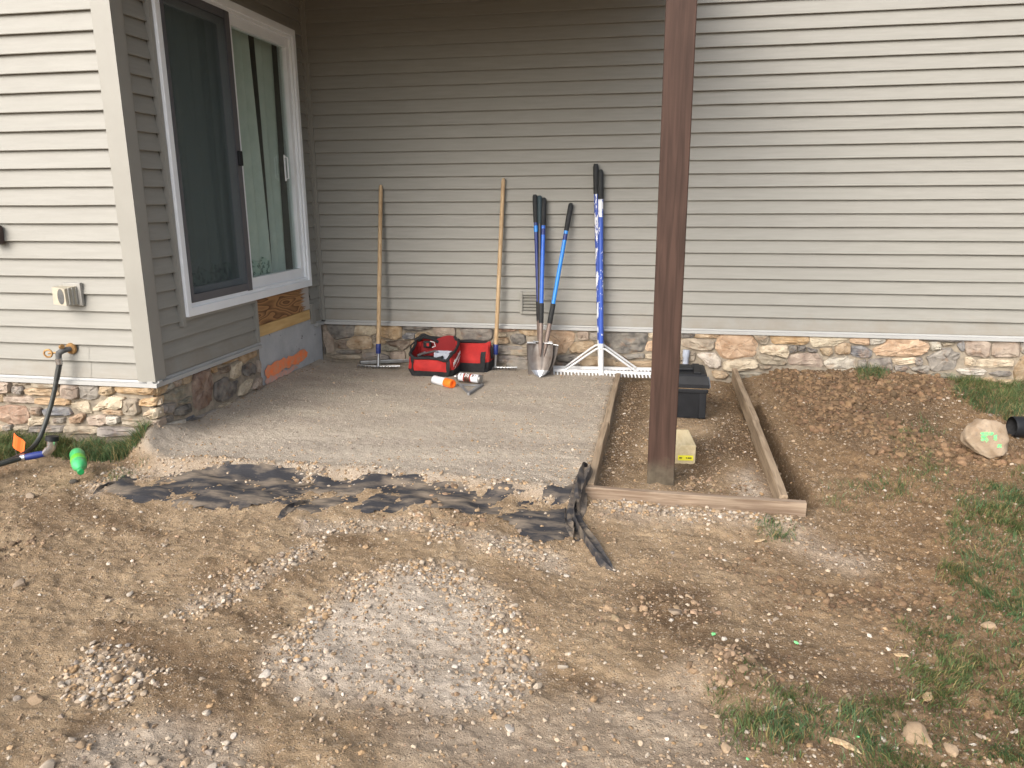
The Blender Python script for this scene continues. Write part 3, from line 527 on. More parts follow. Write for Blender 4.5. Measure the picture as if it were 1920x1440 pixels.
# ---- stone veneer, traced stone by stone on the three wall faces
CROP = dict(A=(1260, 610, .125), B=(1480, 610, .125), C=(1700, 610, .114583), D=(580, 590, .104167), E=(770, 600, .104167), G=(950, 600, .15625), H=(0, 700, 1/6), I=(280, 620, .152769), F=(0, 0, 1))
KOL = dict(tan=(188, 160, 122), gold=(196, 158, 108), cream=(214, 196, 166), pale=(206, 198, 182), gtan=(160, 146, 124), grey=(132, 126, 120), dk=(104, 101, 98), blue=(112, 116, 124), pink=(172, 152, 134), rust=(160, 120, 94), orng=(202, 166, 130), red=(136, 102, 86), brown=(122, 100, 82), green=(140, 136, 116))
ST = """A dk 135,115 340,115 345,150 300,185 135,190;A tan 350,120 700,125 710,160 680,200 560,195 350,185;A gtan 135,205 420,200 580,215 630,260 620,340 590,380 400,380 260,345 140,300
A orng 750,130 1170,130 1230,190 1290,290 1270,400 1240,470 1050,490 820,520 740,470 650,360 655,270 700,190;A gtan 1210,140 1440,145 1450,180 1410,290 1300,270;F gold 1446,629 1515,630 1517,641 1508,647 1482,645 1450,645
A cream 1320,320 1480,300 1730,300 1760,400 1730,490 1650,480 1560,450 1430,440 1330,400;A gtan 1270,440 1400,440 1540,470 1690,500 1730,560 1690,600 1350,590 1270,500;A gtan 135,390 330,395 360,420 340,540 130,540
A pale 365,450 470,410 660,420 740,520 740,610 680,655 560,630 500,560;A cream 770,560 860,525 1240,520 1290,570 1280,640 1050,680 860,690 780,660;A tan 600,680 780,690 860,740 800,800 630,795;A green 860,720 1300,700 1370,760 1300,820 900,800;A gtan 1310,600 1500,610 1480,650 1320,660
B dk 0,310 110,305 130,400 0,415;B dk 125,310 250,310 245,385 135,390;B dk 270,325 330,350 420,365 400,405 280,400;B cream 320,165 600,160 915,175 900,220 740,280 640,320 360,330 330,250;B tan 450,350 640,340 660,420 600,470 510,450
B tan 690,310 840,265 920,290 915,410 870,440 700,435;B orng 930,190 1200,195 1200,290 1160,300 920,260;B pale 1205,197 1430,197 1440,250 1380,270 1215,292;B blue 940,310 1100,310 1230,370 1240,440 1200,485 1050,490 930,450;B pink 0,460 170,420 430,420 490,500 510,640 150,600 0,600
B pale 540,540 640,490 900,470 1010,500 1020,670 850,680 620,665 530,600;B grey 1040,530 1160,520 1150,650 1030,650;B grey 1180,520 1500,490 1540,540 1550,660 1480,710 1300,700 1180,650;F orng 1637,655 1660,643 1668,635 1720,635 1738,643 1742,651 1737,660 1725,667 1700,669 1668,669 1645,668 1638,662
B cream 1560,500 1900,480 1910,560 1690,590 1570,570;B grey 1580,610 1760,600 1810,640 1700,700 1600,690;B pale 1390,730 1700,720 1900,740 1880,800 1420,800;C pale 385,265 545,275 580,350 560,390 390,420;C gtan 570,290 790,280 780,345 600,350;C dk 260,238 850,243 800,268 400,262
C grey 320,530 560,400 600,370 740,370 760,430 890,460 880,510 840,560 830,720 560,750 400,740 370,620;C pink 950,255 1370,255 1365,510 1300,530 1000,490 960,420;C blue 830,330 900,250 940,252 945,420 890,420;C pink 1410,260 1850,260 1860,500 1800,525 1450,525 1400,480
C cream 965,525 1080,525 1140,590 1130,660 1060,680 965,670;C cream 1190,560 1730,565 1750,600 1740,690 1500,690 1300,700 1160,670;C grey 130,540 250,530 265,600 250,660 150,650;C grey 70,720 150,680 370,660 390,720 340,790 200,785
C pale 830,740 900,710 1250,720 1330,770 1250,820 900,810;C dk 1350,790 1520,750 1690,760 1740,800 1660,840 1480,840;C tan 1770,700 1850,580 1920,500 2080,500 2150,650 2120,850 1900,960 1780,930;C green 330,830 500,780 780,800 820,870 600,900 350,880;C tan 1230,880 1400,840 1500,930 1300,970;C tan 0,800 170,810 200,880 0,900;C tan 1520,900 1750,890 1760,960 1540,960;C grey 1870,270 2150,270 2150,470 1930,480 1870,430
D dk 300,170 820,175 815,330 760,400 560,440 460,460 400,400 320,270;D cream 835,175 1170,180 1195,260 1190,350 1100,375 930,360 810,355;D dk 60,230 190,190 180,380 60,410;D pink 200,200 280,180 330,300 430,450 440,540 420,680 320,690 290,560 230,480 200,380;D cream 40,450 200,400 210,510 40,550;D tan 40,580 140,565 140,690 45,690;D grey 150,560 270,520 290,700 160,715
D tan 680,480 780,390 1060,385 1120,430 1130,610 900,630 740,620 650,560;D brown 450,500 540,460 640,470 650,560 700,620 460,620;D grey 450,640 920,650 900,700 620,715 470,690;D gold 1200,200 1660,205 1655,420 1560,450 1380,430 1250,380;E dk -150,110 350,115 340,160 150,200 -120,180;D blue 1660,390 1740,330 1900,330 1900,440 1700,440;D tan 1240,400 1390,480 1360,520 1240,520
D brown 1400,490 1600,465 1820,480 1830,520 1700,640 1600,600 1420,540;D green 1250,570 1450,545 1600,590 1580,640 1380,680 1260,650;D grey 950,700 1200,680 1420,740 1420,850 960,830;D pink 1450,680 1720,650 1720,840 1460,830;D gtan 1140,400 1225,380 1230,600 1130,520;D gtan 300,720 880,720 940,780 500,800 310,760
E tan 90,240 300,220 400,320 200,340 80,340;E pink 400,120 790,130 800,240 780,340 500,340 420,250;E grey 860,140 1480,150 1470,330 1300,390 900,360;E rust 1500,155 1900,160 1880,205 1520,230;E cream 1500,250 1700,245 1715,300 1500,310;E dk 1780,300 1850,250 2050,270 2080,400 1950,450 1830,430;E tan 1500,330 1740,310 1780,420 1500,430;E grey 1500,450 2000,480 2050,600 1500,620;E grey 1500,640 1950,640 1950,760 1520,770;E pink 820,360 900,380 900,560 820,560;E gtan 900,390 1480,410 1460,560 920,560;E tan 0,350 380,350 400,520 0,520;E grey 420,360 800,370 790,560 420,560;E brown 0,560 880,580 880,800 0,800;E gtan 900,580 1480,580 1480,780 900,780
G tan 130,110 360,110 370,190 250,190 160,160;G orng 500,125 780,130 830,180 810,250 740,340 700,400 600,415 560,380 510,240;G pink 840,140 980,130 990,240 860,245;G grey 1000,150 1150,150 1150,240 1000,240;G tan 800,270 1020,250 1065,290 1030,370 850,400 750,385;G dk 1170,150 1690,150 1680,250 1640,380 1480,400 1350,410 1250,360 1170,280;G cream 1700,150 1860,150 1860,230 1705,210;G orng 1680,260 1860,250 1860,390 1660,370
G cream 1670,410 1860,405 1860,475 1670,460;G grey 1390,430 1640,400 1660,460 1450,475;G grey 600,430 830,415 850,470 780,510 600,480;G tan 880,430 1090,440 1300,480 1310,550 900,570;G gtan 0,340 230,330 500,340 500,420 60,430;G grey 0,450 240,440 500,440 500,590 0,590;G tan 1310,500 1860,490 1860,570 1310,570;G dk 590,500 870,520 880,590 600,590;G gtan 380,110 480,110 490,320 390,320;G green 1080,260 1160,260 1240,380 1080,400;G grey 600,600 1860,590 1860,650 600,650;G gtan 1870,590 2100,590 2100,680 1870,690;G tan 1870,430 2080,430 2080,560 1870,560
H pink -60,80 100,85 110,220 -60,230;H gtan 130,90 320,85 330,130 150,140;H grey 130,150 240,150 260,190 240,240 140,235;H tan 280,185 400,160 600,175 660,240 580,265 300,240;H gtan 350,100 640,110 640,155 360,155;H pink 670,110 880,115 880,290 690,280;H grey 875,115 1090,120 1100,280 1000,295 875,290;H tan 1120,125 1260,130 1280,220 1200,255 1110,240;H gold 1285,125 1690,135 1700,220 1620,245 1300,220;H pink 45,260 330,260 380,300 360,345 60,330;H tan -60,240 35,240 40,320 -60,330;H gold 385,290 500,280 760,300 770,360 600,365 400,350
H cream 800,320 980,310 1000,390 1030,450 960,460 880,410 800,380;H cream 1020,410 1120,320 1250,260 1400,270 1390,380 1330,400 1180,390 1060,430;H gtan 1410,280 1560,290 1570,450 1500,475 1390,470 1380,370;H gold 1550,320 1600,290 1830,280 1840,320 1750,365 1560,365;H cream 1620,450 1700,400 1830,395 1830,500 1700,510 1620,480;H gtan 1370,500 1680,510 1680,605 1480,600 1370,560;H pink 1690,520 1830,530 1800,610 1690,605;H pink 960,500 1100,475 1180,480 1200,580 990,580;H pale 1190,480 1330,490 1340,560 1210,580;H orng 780,500 900,450 950,470 900,560 800,570
H blue 460,420 560,380 750,390 800,470 500,480;H cream 335,500 500,500 530,570 340,585;H rust -60,400 60,360 270,370 320,470 300,560 100,580 -60,520;H brown 320,390 450,390 460,480 340,480;H grey 570,510 720,500 710,560 590,570;H dk 40,590 120,580 130,640 50,650;H gtan 140,600 310,590 330,640 150,650;H gold 1715,140 1835,140 1835,235 1740,245;H tan 1130,420 1250,400 1370,430 1370,480 1150,460;H grey 1640,660 1830,640 1830,780 1650,760;H grey 350,600 700,590 700,660 350,660;H gtan 720,590 1100,600 1100,680 720,680;H grey 1120,600 1600,620 1600,700 1120,700;H cream -60,590 30,590 30,650 -60,650
I pale 230,730 285,600 320,690 300,710;I pink 300,600 400,570 405,660 340,690;I tan 415,560 530,520 530,630 420,665;I green 190,790 330,710 530,650 525,780 360,855 180,850;I red 560,520 640,465 730,460 780,550 800,700 805,880 750,960 590,1035 550,940 545,700;I gold 740,430 825,410 830,500 790,520 750,470;I gold 840,410 1090,310 1100,350 1000,400 850,440;I brown 830,470 1010,430 1010,500 810,555;I cream 1020,420 1130,370 1140,560 1060,595 1015,590
I gold 1110,310 1320,240 1330,310 1200,380 1150,410;I dk 1150,440 1250,380 1330,430 1320,540 1220,560 1160,530;I pink 1338,360 1380,370 1370,500 1340,520;I dk 810,650 960,560 1010,640 1120,600 1100,760 1040,830 880,880 820,830;I cream 1130,680 1230,590 1310,590 1240,740 1110,810;I pink 1330,580 1390,570 1400,690 1340,740 1270,720;I dk 320,960 530,890 540,990 440,1040 330,1050;I grey 170,900 340,880 300,1010 180,1020;I grey 230,1050 320,1030 320,1100 240,1125;I pale 120,1230 250,1130 440,1080 430,1200 300,1260 130,1320
I blue 450,1080 570,1030 580,1060 480,1120;I grey 500,1110 620,1050 840,960 840,1000 560,1125;I cream 880,920 1060,850 1080,880 900,950;I green 370,880 520,800 530,860 400,900;I gold 60,690 220,650 200,750 120,790 60,790;I cream 60,850 160,820 170,900 80,930;I pale 60,980 150,950 160,1010 110,1050 60,1060"""
def chaikin(P, k=1):
    for _ in range(k):
        Q = []
        for i in range(len(P)):
            a, b = P[i], P[(i+1) % len(P)]; Q += [a*.86+b*.14, a*.14+b*.86]
        P = np.array(Q)
    return P
STONE_MAT = MATS['veneer_stone']
def veneer_stone(P2, to3, colr, parent, thick=.030):
    """P2: outline in wall coordinates (u, z); to3(u, d, z) with d = distance out of the wall"""
    P = chaikin(np.array(P2), 2); c = P.mean(0); P = c+(P-c)*(1+min(.10, .0045/np.ptp(P, axis=0).min())); P[:, 1] = np.minimum(P[:, 1], ZS-.0425); n = len(P); size = np.ptp(P, axis=0).min()
    P = P + rng.normal(0, min(.0022, size*.02), P.shape)
    tilt = rng.normal(0, .06, 2); th = thick+rng.uniform(-.008, .012); rings = []
    for s, d in ((1.0, -.035), (1.0, th*.55), (.955, th*.85), (.84, th), (.58, th+.004), (.28, th+.006)):
        Q = c+(P-c)*s
        if s < 1: Q = Q+rng.normal(0, size*.012, Q.shape)
        nz = rng.normal(0, .0048, n) if s < .99 else np.zeros(n)
        for _ in range(1): nz = (nz+np.roll(nz, 1)+np.roll(nz, -1))/2.2
        rings.append([(q[0], d+nz[i]+(tilt@(q-c) if d > 0 else 0), q[1]) for i, q in enumerate(Q)])
    o3 = V(*to3(c[0], 0, c[1])); vs = [V(*to3(*q))-o3 for R in rings for q in R]; vs.append(V(*to3(c[0], th+.006, c[1]))-o3); fs = []
    for k in range(len(rings)-1):
        for i in range(n): fs.append((k*n+i, k*n+(i+1) % n, (k+1)*n+(i+1) % n, (k+1)*n+i))
    k = (len(rings)-1)*n; fs += [(k+i, k+(i+1) % n, len(vs)-1) for i in range(n)]; fs.append(tuple(range(n))[::-1])
    me = bpy.data.meshes.new('stone'); me.from_pydata([tuple(v) for v in vs], [], fs); bm = bmesh.new(); bm.from_mesh(me); bmesh.ops.recalc_face_normals(bm, faces=bm.faces[:]); bm.to_mesh(me); bm.free()
    me.polygons.foreach_set('use_smooth', [True]*len(me.polygons)); me.set_sharp_from_angle(angle=math.radians(17))
    me.materials.append(STONE_MAT); o = bpy.data.objects.new('stone', me); COL.objects.link(o); o.parent = parent; po = V(*parent['_o']); o.location = o3-po
    k = rng.uniform(.86, 1.1); o.color = tuple(min(1, v*k*.82*(1+rng.normal(0, .012))) for v in colr[:3])+(1,); return o
def mortar(name, rows): return MB().grid(rows).build(name, 'mortar', house, smooth=True)
def mrows(fn, a, b, z0=-.25, z1=ZS-.036): return [[fn(u, z+0*u, .006*float(fbm(V(u), V(z), 9, 3)[0])) for u in np.arange(a, b, .03)] for z in np.linspace(z0, z1, 22)]
base_back = mortar('stone_base', mrows(lambda u, z, j: (u, -.002+j, z), -.03, 9.4)); base_front = mortar('stone_base', mrows(lambda u, z, j: (u, -RT-.002+j, z), -5.0, .008)); base_side = mortar('stone_base', mrows(lambda u, z, j: (.001+j, u, z), -RT-.004, PANEL_Y0+.004))
T_BACK = lambda u, d, z: (u, .012-d, z); T_FRONT = lambda u, d, z: (u, -RT+.012-d, z); T_SIDE = lambda u, d, z: (-.012+d, u, z)
done = {'b': [], 'f': [], 's': []}
for item in ST.replace('\n', ';').split(';'):
    t = item.split(); ox, oy, s = CROP[t[0]]; pts = [tuple(map(float, q.split(','))) for q in t[2:]]; px = [(ox+x*s, oy+y*s) for x, y in pts]; colr = srgb(*KOL[t[1]])
    if t[0] == 'H':
        P = [PY(x, y, -RT-.02) for x, y in px]; P2 = np.array([(min(p[0], .012), min(p[2], ZS-.043)) for p in P]); veneer_stone(P2, T_FRONT, colr, base_front, .034)
    elif t[0] == 'I':
        P = [PX(x, y, .018) for x, y in px]; P2 = np.array([(max(p[1], -RT-.012), min(p[2], ZS-.043)) for p in P]); veneer_stone(P2, T_SIDE, colr, base_side, .026)
    else:
        P = [PY(x, y, -.018) for x, y in px]; P2 = np.array([(max(p[0], .01), min(p[2], ZS-.043)) for p in P]); veneer_stone(P2, T_BACK, colr, base_back, .032)
def rubble(u0, u1, z0, z1, to3, parent):           # the veneer beyond the picture's edges goes on the same way
    z = z0
    while z < z1-.03:
        h = min(random.uniform(.055, .11), z1-z); u = u0
        while u < u1:
            wd = random.uniform(.08, .26); a, b = u+.006, min(u+wd, u1)-.006
            if b-a > .03: veneer_stone(np.array([(a+random.uniform(0, .02), z+.006), (b-random.uniform(0, .02), z+.006+random.uniform(0, .01)), (b, z+h*.5), (b-random.uniform(0, .02), z+h-.006), (a+random.uniform(0, .02), z+h-.006), (a, z+h*.5)]), to3, srgb(*random.choice(list(KOL.values()))), parent)
            u += wd
        z += h
rubble(6.0, 7.4, 0.0, ZS-.045, T_BACK, base_back); rubble(-2.6, -1.27, .0, ZS-.045, T_FRONT, base_front)

# ================================================================== POST, FORM BOARDS, BLOCK
pb = PZ(1238, 908, -.05); post_c = V(pb[0], pb[1]+.07, -.12)
m = MB(); m.box((post_c[0], post_c[1], (-.12+2.856)/2), (.14, .14, 2.856+.12), bev=.005); post = m.build('porch_post', 'stained_post')
tag(post, 'square dark brown stained timber post standing inside the form boards', 'post')
def board(name, a, b, mt, label, top=.089, th=.038, group=None, side=1):
    a, b = V(*a), V(*b); d = unit(b-a); wdir = unit(np.cross(V(0, 0, 1), d)); up = np.cross(d, wdir); L = np.linalg.norm(b-a)
    me = MB(); N = 8; rows = []
    sec = [(-th/2, 0), (-th/2, -top), (th/2, -top), (th/2, 0)]; br = .003
    sec = [(-th/2+br, 0), (-th/2, -br), (-th/2, -top), (th/2, -top), (th/2, -br), (th/2-br, 0)]
    vs = []; warp = random.uniform(-.006, .006)
    for i in range(N+1):
        t = i/N; wv = warp*math.sin(math.pi*t)+random.gauss(0, .0008)
        vs += [V(t*L, u*1.0+wv, z+random.gauss(0, .0006)) for u, z in sec]
    n = len(sec); fs = [(i*n+j, i*n+(j+1) % n, (i+1)*n+(j+1) % n, (i+1)*n+j) for i in range(N) for j in range(n)]+[tuple(range(n))[::-1], tuple(N*n+j for j in range(n))]
    me.add(vs, fs); o = me.build(name, mt); o.location = a; o.data.transform(Matrix.Translation(V(*o['_o']).tolist()))
    o.matrix_world = Matrix(((d[0], wdir[0], up[0], a[0]), (d[1], wdir[1], up[1], a[1]), (d[2], wdir[2], up[2], a[2]), (0, 0, 0, 1)))
    tag(o, label, 'board', group or 'form boards round the post'); return o
LBm = LB0+(LB1-LB0)*.52
board('form_board', LB0+V(0, .25, -.004), LBm+V(0.003, .002, -.003), 'form_board', 'grey weathered form board along the gravel, running back under the white rake')
board('form_board', LBm+V(-.003, -.002, 0), LB1+V(0, -.005, 0), 'form_board', 'grey weathered form board along the gravel, meeting the front board')
board('form_board', LB1+V(-.03, -.03, -.008), FB1+V(0, -.0, -.010), 'form_board_red', 'reddish brown front form board lying across the post', .10)
RBm = RB0+(RB1-RB0)*.50+V(.006, 0, 0)
board('form_board', RB0+V(0, .18, .012), RBm+V(.004, .002, 0), 'form_board', 'grey form board beside the trench, reaching back to the stone base', .11)
board('form_board', RBm+V(-.004, -.002, .003), RB1+V(0, .0, 0), 'form_board', 'tan form board beside the trench, butting the front board', .11)
# timber offcut
b0 = PZ(1302, 868, -.045); blk = empty('timber_block', (b0[0]-.09, b0[1]+.12, -.055), 'pale pine timber block with a yellow tag behind the brown post', 'timber block')
ax = (unit(V(1, .10, 0)), unit(V(-.10, 1, 0)), V(0, 0, 1)); bc = V(b0[0]-.085, b0[1]+.15, .0)
MB().box(bc, (.15, .30, .115), ax, bev=.004).build('block', 'pine_block', blk)
tg = bc-ax[1]*.152+ax[0]*.02-V(0, 0, .018); tgo = MB().box(tg, (.085, .002, .030), ax).build('tag', 'yellow_tag', blk)
m = MB()
for i, wd in ((-.028, .016), (.004, .005), (.022, .022)): m.box(tg+ax[0]*i-ax[1]*.0015, (wd, .001, .007), ax)
m.build('tag_print', 'ink', tgo)

# ================================================================== TOOLS LEANING ON THE WALL
def axis_pts(a, b, ts): a, b = V(*a), V(*b); return [a+(b-a)*t for t in ts]
def bow_rake(base_px, top_px, label, z=.012, tw=.0):
    A = PZ(*base_px, z); T = PY(*top_px, -.022); L = np.linalg.norm(T-A); r = empty('bow_rake', A, label, 'rake', 'wooden handled rakes leaning on the siding')
    m = MB(); m.tube(axis_pts(A, T, (.10, .12, .5, .9, .985, 1.0)), (.0165, .0175, .0175, .0165, .016, .010), 12); m.build('handle', 'ash_handle', r, smooth=True)
    MB().tube(axis_pts(A, T, (.075, .08, .125, .13)), (.018, .021, .021, .0185), 12).build('ferrule', 'navy_paint', r, smooth=True)
    MB().tube(axis_pts(A, T, (.0, .02, .08)), (.016, .013, .015), 8).build('shank', 'steel', r, smooth=True)
    h = .19; xd = unit(V(1, tw, 0)); yd = V(-xd[1], xd[0], 0); m = MB(); N = 14
    m.tube([A+xd*h*s+yd*(.018*s*s)+V(0, 0, .004+.004*abs(s)) for s in np.linspace(-1, 1, 13)], .0085, 6); m.build('head_bar', 'steel', r)
    m = MB()
    for i in range(N):
        s = -1+2*(i+.5)/N; p = A+xd*h*s+yd*(.018*s*s)+V(0, 0, .004); m.tube([p, p-yd*.03+V(0, 0, .003), p-yd*.058-V(0, 0, .008)], (.0055, .005, .0022), 5)
    m.build('teeth', 'steel', r); return r
bow_rake((709, 688), (714, 347), 'wooden handled rake leaning on the siding left of the open red bag', .014, .03); bow_rake((928, 690), (944, 334), 'wooden handled rake leaning on the siding beside the closed red bag', .016, -.02)
def landscape_rake(A, T, yaw, label, worn):
    A, T = V(*A), V(*T); r = empty('landscape_rake', A, label, 'rake', 'landscape rakes with wide white heads'); L = np.linalg.norm(T-A)
    MB().tube(axis_pts(A, T, (.14, .15, .865, .87)), (.019, .0205, .0205, .02), 12).build('handle', worn, r, smooth=True)
    MB().tube(axis_pts(A, T, (.86, .865, .93, .985, 1.0)), (.021, .0235, .023, .023, .014), 12).build('grip', 'rubber_grip', r, smooth=True)
    if worn == 'blue_speckled': MB().tube(axis_pts(A, T, (.775, .78, .855, .86)), .0209, 12).build('worn_band', 'worn_band', r, smooth=True)
    MB().tube(axis_pts(A, T, (.0, .16)), .022, 10).build('socket', 'white_aluminium', r, smooth=True)
    xd = unit(V(math.cos(yaw), math.sin(yaw), 0)); yd = V(-xd[1], xd[0], 0); h = .52; m = MB()
    m.box(A+V(0, 0, .028)+yd*.004, (2*h, .006, .020), (xd, yd, V(0, 0, 1)), bev=.001); m.box(A+V(0, 0, .0395)+yd*.010, (2*h, .018, .004), (xd, yd, V(0, 0, 1))); hd = m.build('head', 'white_aluminium', r)
    m = MB(); N = 36
    for i in range(N):
        s = -h+2*h*(i+.5)/N; p = A+xd*s+V(0, 0, .018)-yd*.003; m.prism([p-xd*.0070, p+xd*.0070, p+xd*.012-yd*.040-V(0, 0, .016), p+xd*.003-yd*.040-V(0, 0, .016)], yd*.004+V(0, 0, .004))
    m.build('teeth', 'white_aluminium', r)
    k = A+(T-A)*.135
    for s in (-1, 1): MB().tube([k+xd*s*.0, k+xd*s*.035-V(0, 0, .004), k+xd*s*.075-V(0, 0, .03), A+xd*s*.29+V(0, 0, .04)], .016, 6, flat=.55).build('brace', 'white_aluminium', r, smooth=True)
    MB().tube([k-yd*.026, k-yd*.018], .006, 8).build('bolt', 'steel', r); return r
landscape_rake(PZ(1127, 704, .0), PY(1126, 318, -.035), .0, 'landscape rake in front, blue handle with white patch below its black grip', 'blue_speckled')
a2 = PZ(1127, 704, .0)+V(-.01, .10, .008); landscape_rake(a2, PY(1117, 307, -.025), .07, 'taller landscape rake behind, dark blue handle heavily worn to white', 'worn_blue_white')
SG = 'long handled shovels leaning together'
def shovel(T, tip, kind, label, grip='rubber_grip', shaft='blue_fibreglass', lower=True, stripe=None):
    T, tip = V(*T), V(*tip); a = unit(T-tip); nrm = unit(np.cross(np.cross(a, V(0, -1, 0)), a)); wd = np.cross(a, nrm); L = np.linalg.norm(T-tip)
    r = empty('shovel', tip, label, 'shovel', SG); f = lambda d: tip+a*d
    MB().tube([f(.46), f(L-.20)], .0165, 10).build('handle', shaft, r, smooth=True)
    MB().tube([f(L-.225), f(L-.22), f(L-.1), f(L-.015), f(L)], (.017, .020, .0215, .0205, .012), 10).build('grip', grip, r, smooth=True)
    if stripe: MB().tube([f(L-.30), f(L-.25)], .0172, 10).build('band', stripe, r, smooth=True)
    if lower: MB().tube([f(.44), f(.445), f(.60), f(.605)], (.017, .0205, .0205, .017), 10).build('sleeve', 'rubber_grip', r, smooth=True)
    MB().tube([f(.46), f(.34), f(.25), f(.17)], (.0185, .020, .017, .004), 10).build('socket', 'rusty_steel', r, smooth=True)
    hw = [(0, .003), (.012, .024), (.03, .046), (.06, .07), (.10, .088), (.16, .101), (.22, .105), (.275, .104)]
    if kind == 'square': hw = [(0, .104), (.03, .106), (.10, .108), (.2, .110), (.26, .110)]
    rows = []
    for d, w_ in hw:
        rows.append([f(d)+wd*w_*s-nrm*(.030*(1-s*s)*min(1, d/.1+.25)-.006*abs(s)**4)+nrm*.012*math.exp(-(s/.16)**2)*min(1, d/.16) for s in np.linspace(-1, 1, 15)])
    bl = MB().grid(rows); b_ = bl.build('blade', 'worn_blade', r, smooth=True, thick=.0028)
    for s in (-1, 1): MB().prism([f(hw[-1][0])+wd*s*.035, f(hw[-1][0])+wd*s*.104, f(hw[-1][0]+.004)+wd*s*.104+nrm*.030, f(hw[-1][0]+.004)+wd*s*.035+nrm*.022], a*.003).build('step', 'bright_edge', r)
    if kind == 'round':
        rows = [[f(d)+wd*w_*s-nrm*(.030*(1-s*s)*min(1, d/.1+.25)-.006*abs(s)**4-.004)+nrm*.012*math.exp(-(s/.16)**2)*min(1, d/.16) for s in np.linspace(-1, 1, 15)] for d, w_ in hw[:4]]
        MB().grid(rows).build('scoured_edge', 'bright_edge', r, smooth=True, thick=.001)
    return r
t0 = PZ(1012, 708, 0.0)
shovel(PY(1020, 371, -.030), t0, 'round', 'blue shovel in front with a scoured round pointed blade and black sleeve', shaft='blue_fibreglass', stripe='navy_paint')
shovel(PY(1012, 367, -.028), t0+V(-.005, .045, 0), 'round', 'shovel with black shaft and grey-green grip between two blue ones', 'teal_grip', 'black_shaft', False)
shovel(PY(1003, 365, -.028), t0+V(-.004, .085, 0), 'square', 'square bladed shovel, thin blue shaft leaning nearest the wooden rake', shaft='navy_paint', lower=True, stripe='bright_blue')
shovel(PY(1071, 381, -.030), t0+V(.0, .022, 0), 'round', 'bright blue shovel tilted away to the side with its black grip apart', shaft='bright_blue', stripe='navy_paint')
# aluminium straightedge behind the bag
a, b = PZ(676, 682, .012), PZ(800, 676, .015); st = empty('straightedge', a, 'silver aluminium tube lying behind the open red bag', 'straightedge'); d = unit(b-a); s_ = np.cross(V(0, 0, 1), d)
MB().box((a+b)/2+V(0, 0, .012), (np.linalg.norm(b-a), .045, .030), (d, s_, V(0, 0, 1)), bev=.003).build('tube', 'steel', st); MB().box(a+V(0, 0, .012)-d*.003, (.008, .040, .026), (d, s_, V(0, 0, 1))).build('end_cap', 'black_plastic', st)

# ================================================================== TOOL BAGS
def text_mesh(txt, size, shear=.25):
    cu = bpy.data.curves.new('t', 'FONT'); cu.body = txt; cu.size = size; cu.shear = shear; cu.align_x = 'CENTER'; cu.align_y = 'CENTER'; cu.extrude = .0012; cu.offset = .0006
    o = bpy.data.objects.new('t', cu); COL.objects.link(o); dg = bpy.context.evaluated_depsgraph_get(); me = bpy.data.meshes.new_from_object(o.evaluated_get(dg)); bpy.data.objects.remove(o); return me
def place_mesh(name, me, mt, c, X_, Y_, parent):
    X_, Y_ = unit(X_), unit(Y_); N_ = np.cross(X_, Y_); po = V(*parent['_o']); me.materials.clear(); me.materials.append(MATS[mt]); o = bpy.data.objects.new(name, me); COL.objects.link(o); o.parent = parent
    c = V(*c)-po; o.matrix_local = Matrix(((X_[0], Y_[0], N_[0], c[0]), (X_[1], Y_[1], N_[1], c[1]), (X_[2], Y_[2], N_[2], c[2]), (0, 0, 0, 1))); o['_o'] = tuple(c+po); return o
def bag_surface(c, L, Dp, ang, rim, close, sag=.0):
    X_ = V(math.cos(ang), math.sin(ang), 0); Y_ = V(-math.sin(ang), math.cos(ang), 0)
    def f(th, v, off=0.0):
        ct, st_ = math.cos(th), math.sin(th); e = .42
        x = (abs(ct)**e)*math.copysign(1, ct)*L/2; y = (abs(st_)**e)*math.copysign(1, st_)*Dp/2
        bul = 1+.05*math.sin(math.pi*min(1, v*1.1)); k = 1-close*max(0, v-.45)**1.5*2.3
        hz = rim(th)*v; wr = 1+.026*math.sin(5*th+7*v)+.018*math.sin(11*th-5*v+1)+.012*math.sin(17*th+11*v)
        x *= bul*wr; y *= bul*wr*max(.10, k); n = unit(V(x/(L*L), y/(Dp*Dp), 0)+1e-9); 
        return V(*c)+X_*(x+n[0]*off)+Y_*(y+n[1]*off)+V(0, 0, hz)
    return f, X_, Y_
def patch(f, t0, t1, v0, v1, off, nt=10, nvv=8): return MB().grid([[f(t0+(t1-t0)*i/nt, v0+(v1-v0)*j/nvv, off) for i in range(nt+1)] for j in range(nvv+1)])
P0, P1 = PZ(764, 707), PZ(846, 697); ang = -.02
L1 = .375; bc = V(P0[0]+.185, P0[1]+.175, .004)
bag = empty('tool_bag', bc, 'open red and black canvas tool bag full of hand tools and a grey tray', 'tool bag', 'red and black canvas tool bags')
rim1 = lambda th: .205+.085*max(0, math.sin(th))**.7-.075*max(0, -math.sin(th))**2.2+.014*math.sin(3*th+.5)+.008*math.sin(7*th)
f1, bx_, by_ = bag_surface(bc, L1, .27, ang, rim1, 0.0)
TAU = 2*math.pi; NT = 64
MB().grid([[f1(TAU*i/NT, .22+.78*j/10) for i in range(NT+1)] for j in range(11)]).build('body', 'red_canvas', bag, smooth=True, thick=.004)
bs = MB().grid([[f1(TAU*i/NT, .30*j/5, .002) for i in range(NT+1)] for j in range(6)]); bs.add([f1(TAU*i/NT, 0) for i in range(NT)], [tuple(range(NT))]); bs.build('base', 'black_canvas', bag, smooth=True)
MB().tube([f1(TAU*i/NT, 1.0) for i in range(NT+1)], .0125, 8, caps=False).build('rim', 'black_canvas', bag, smooth=True)
for t0_ in (-2.15, -.99): patch(f1, t0_-.13, t0_+.13, .1, 1.0, .007).build('strap', 'black_canvas', bag, smooth=True, thick=.003)
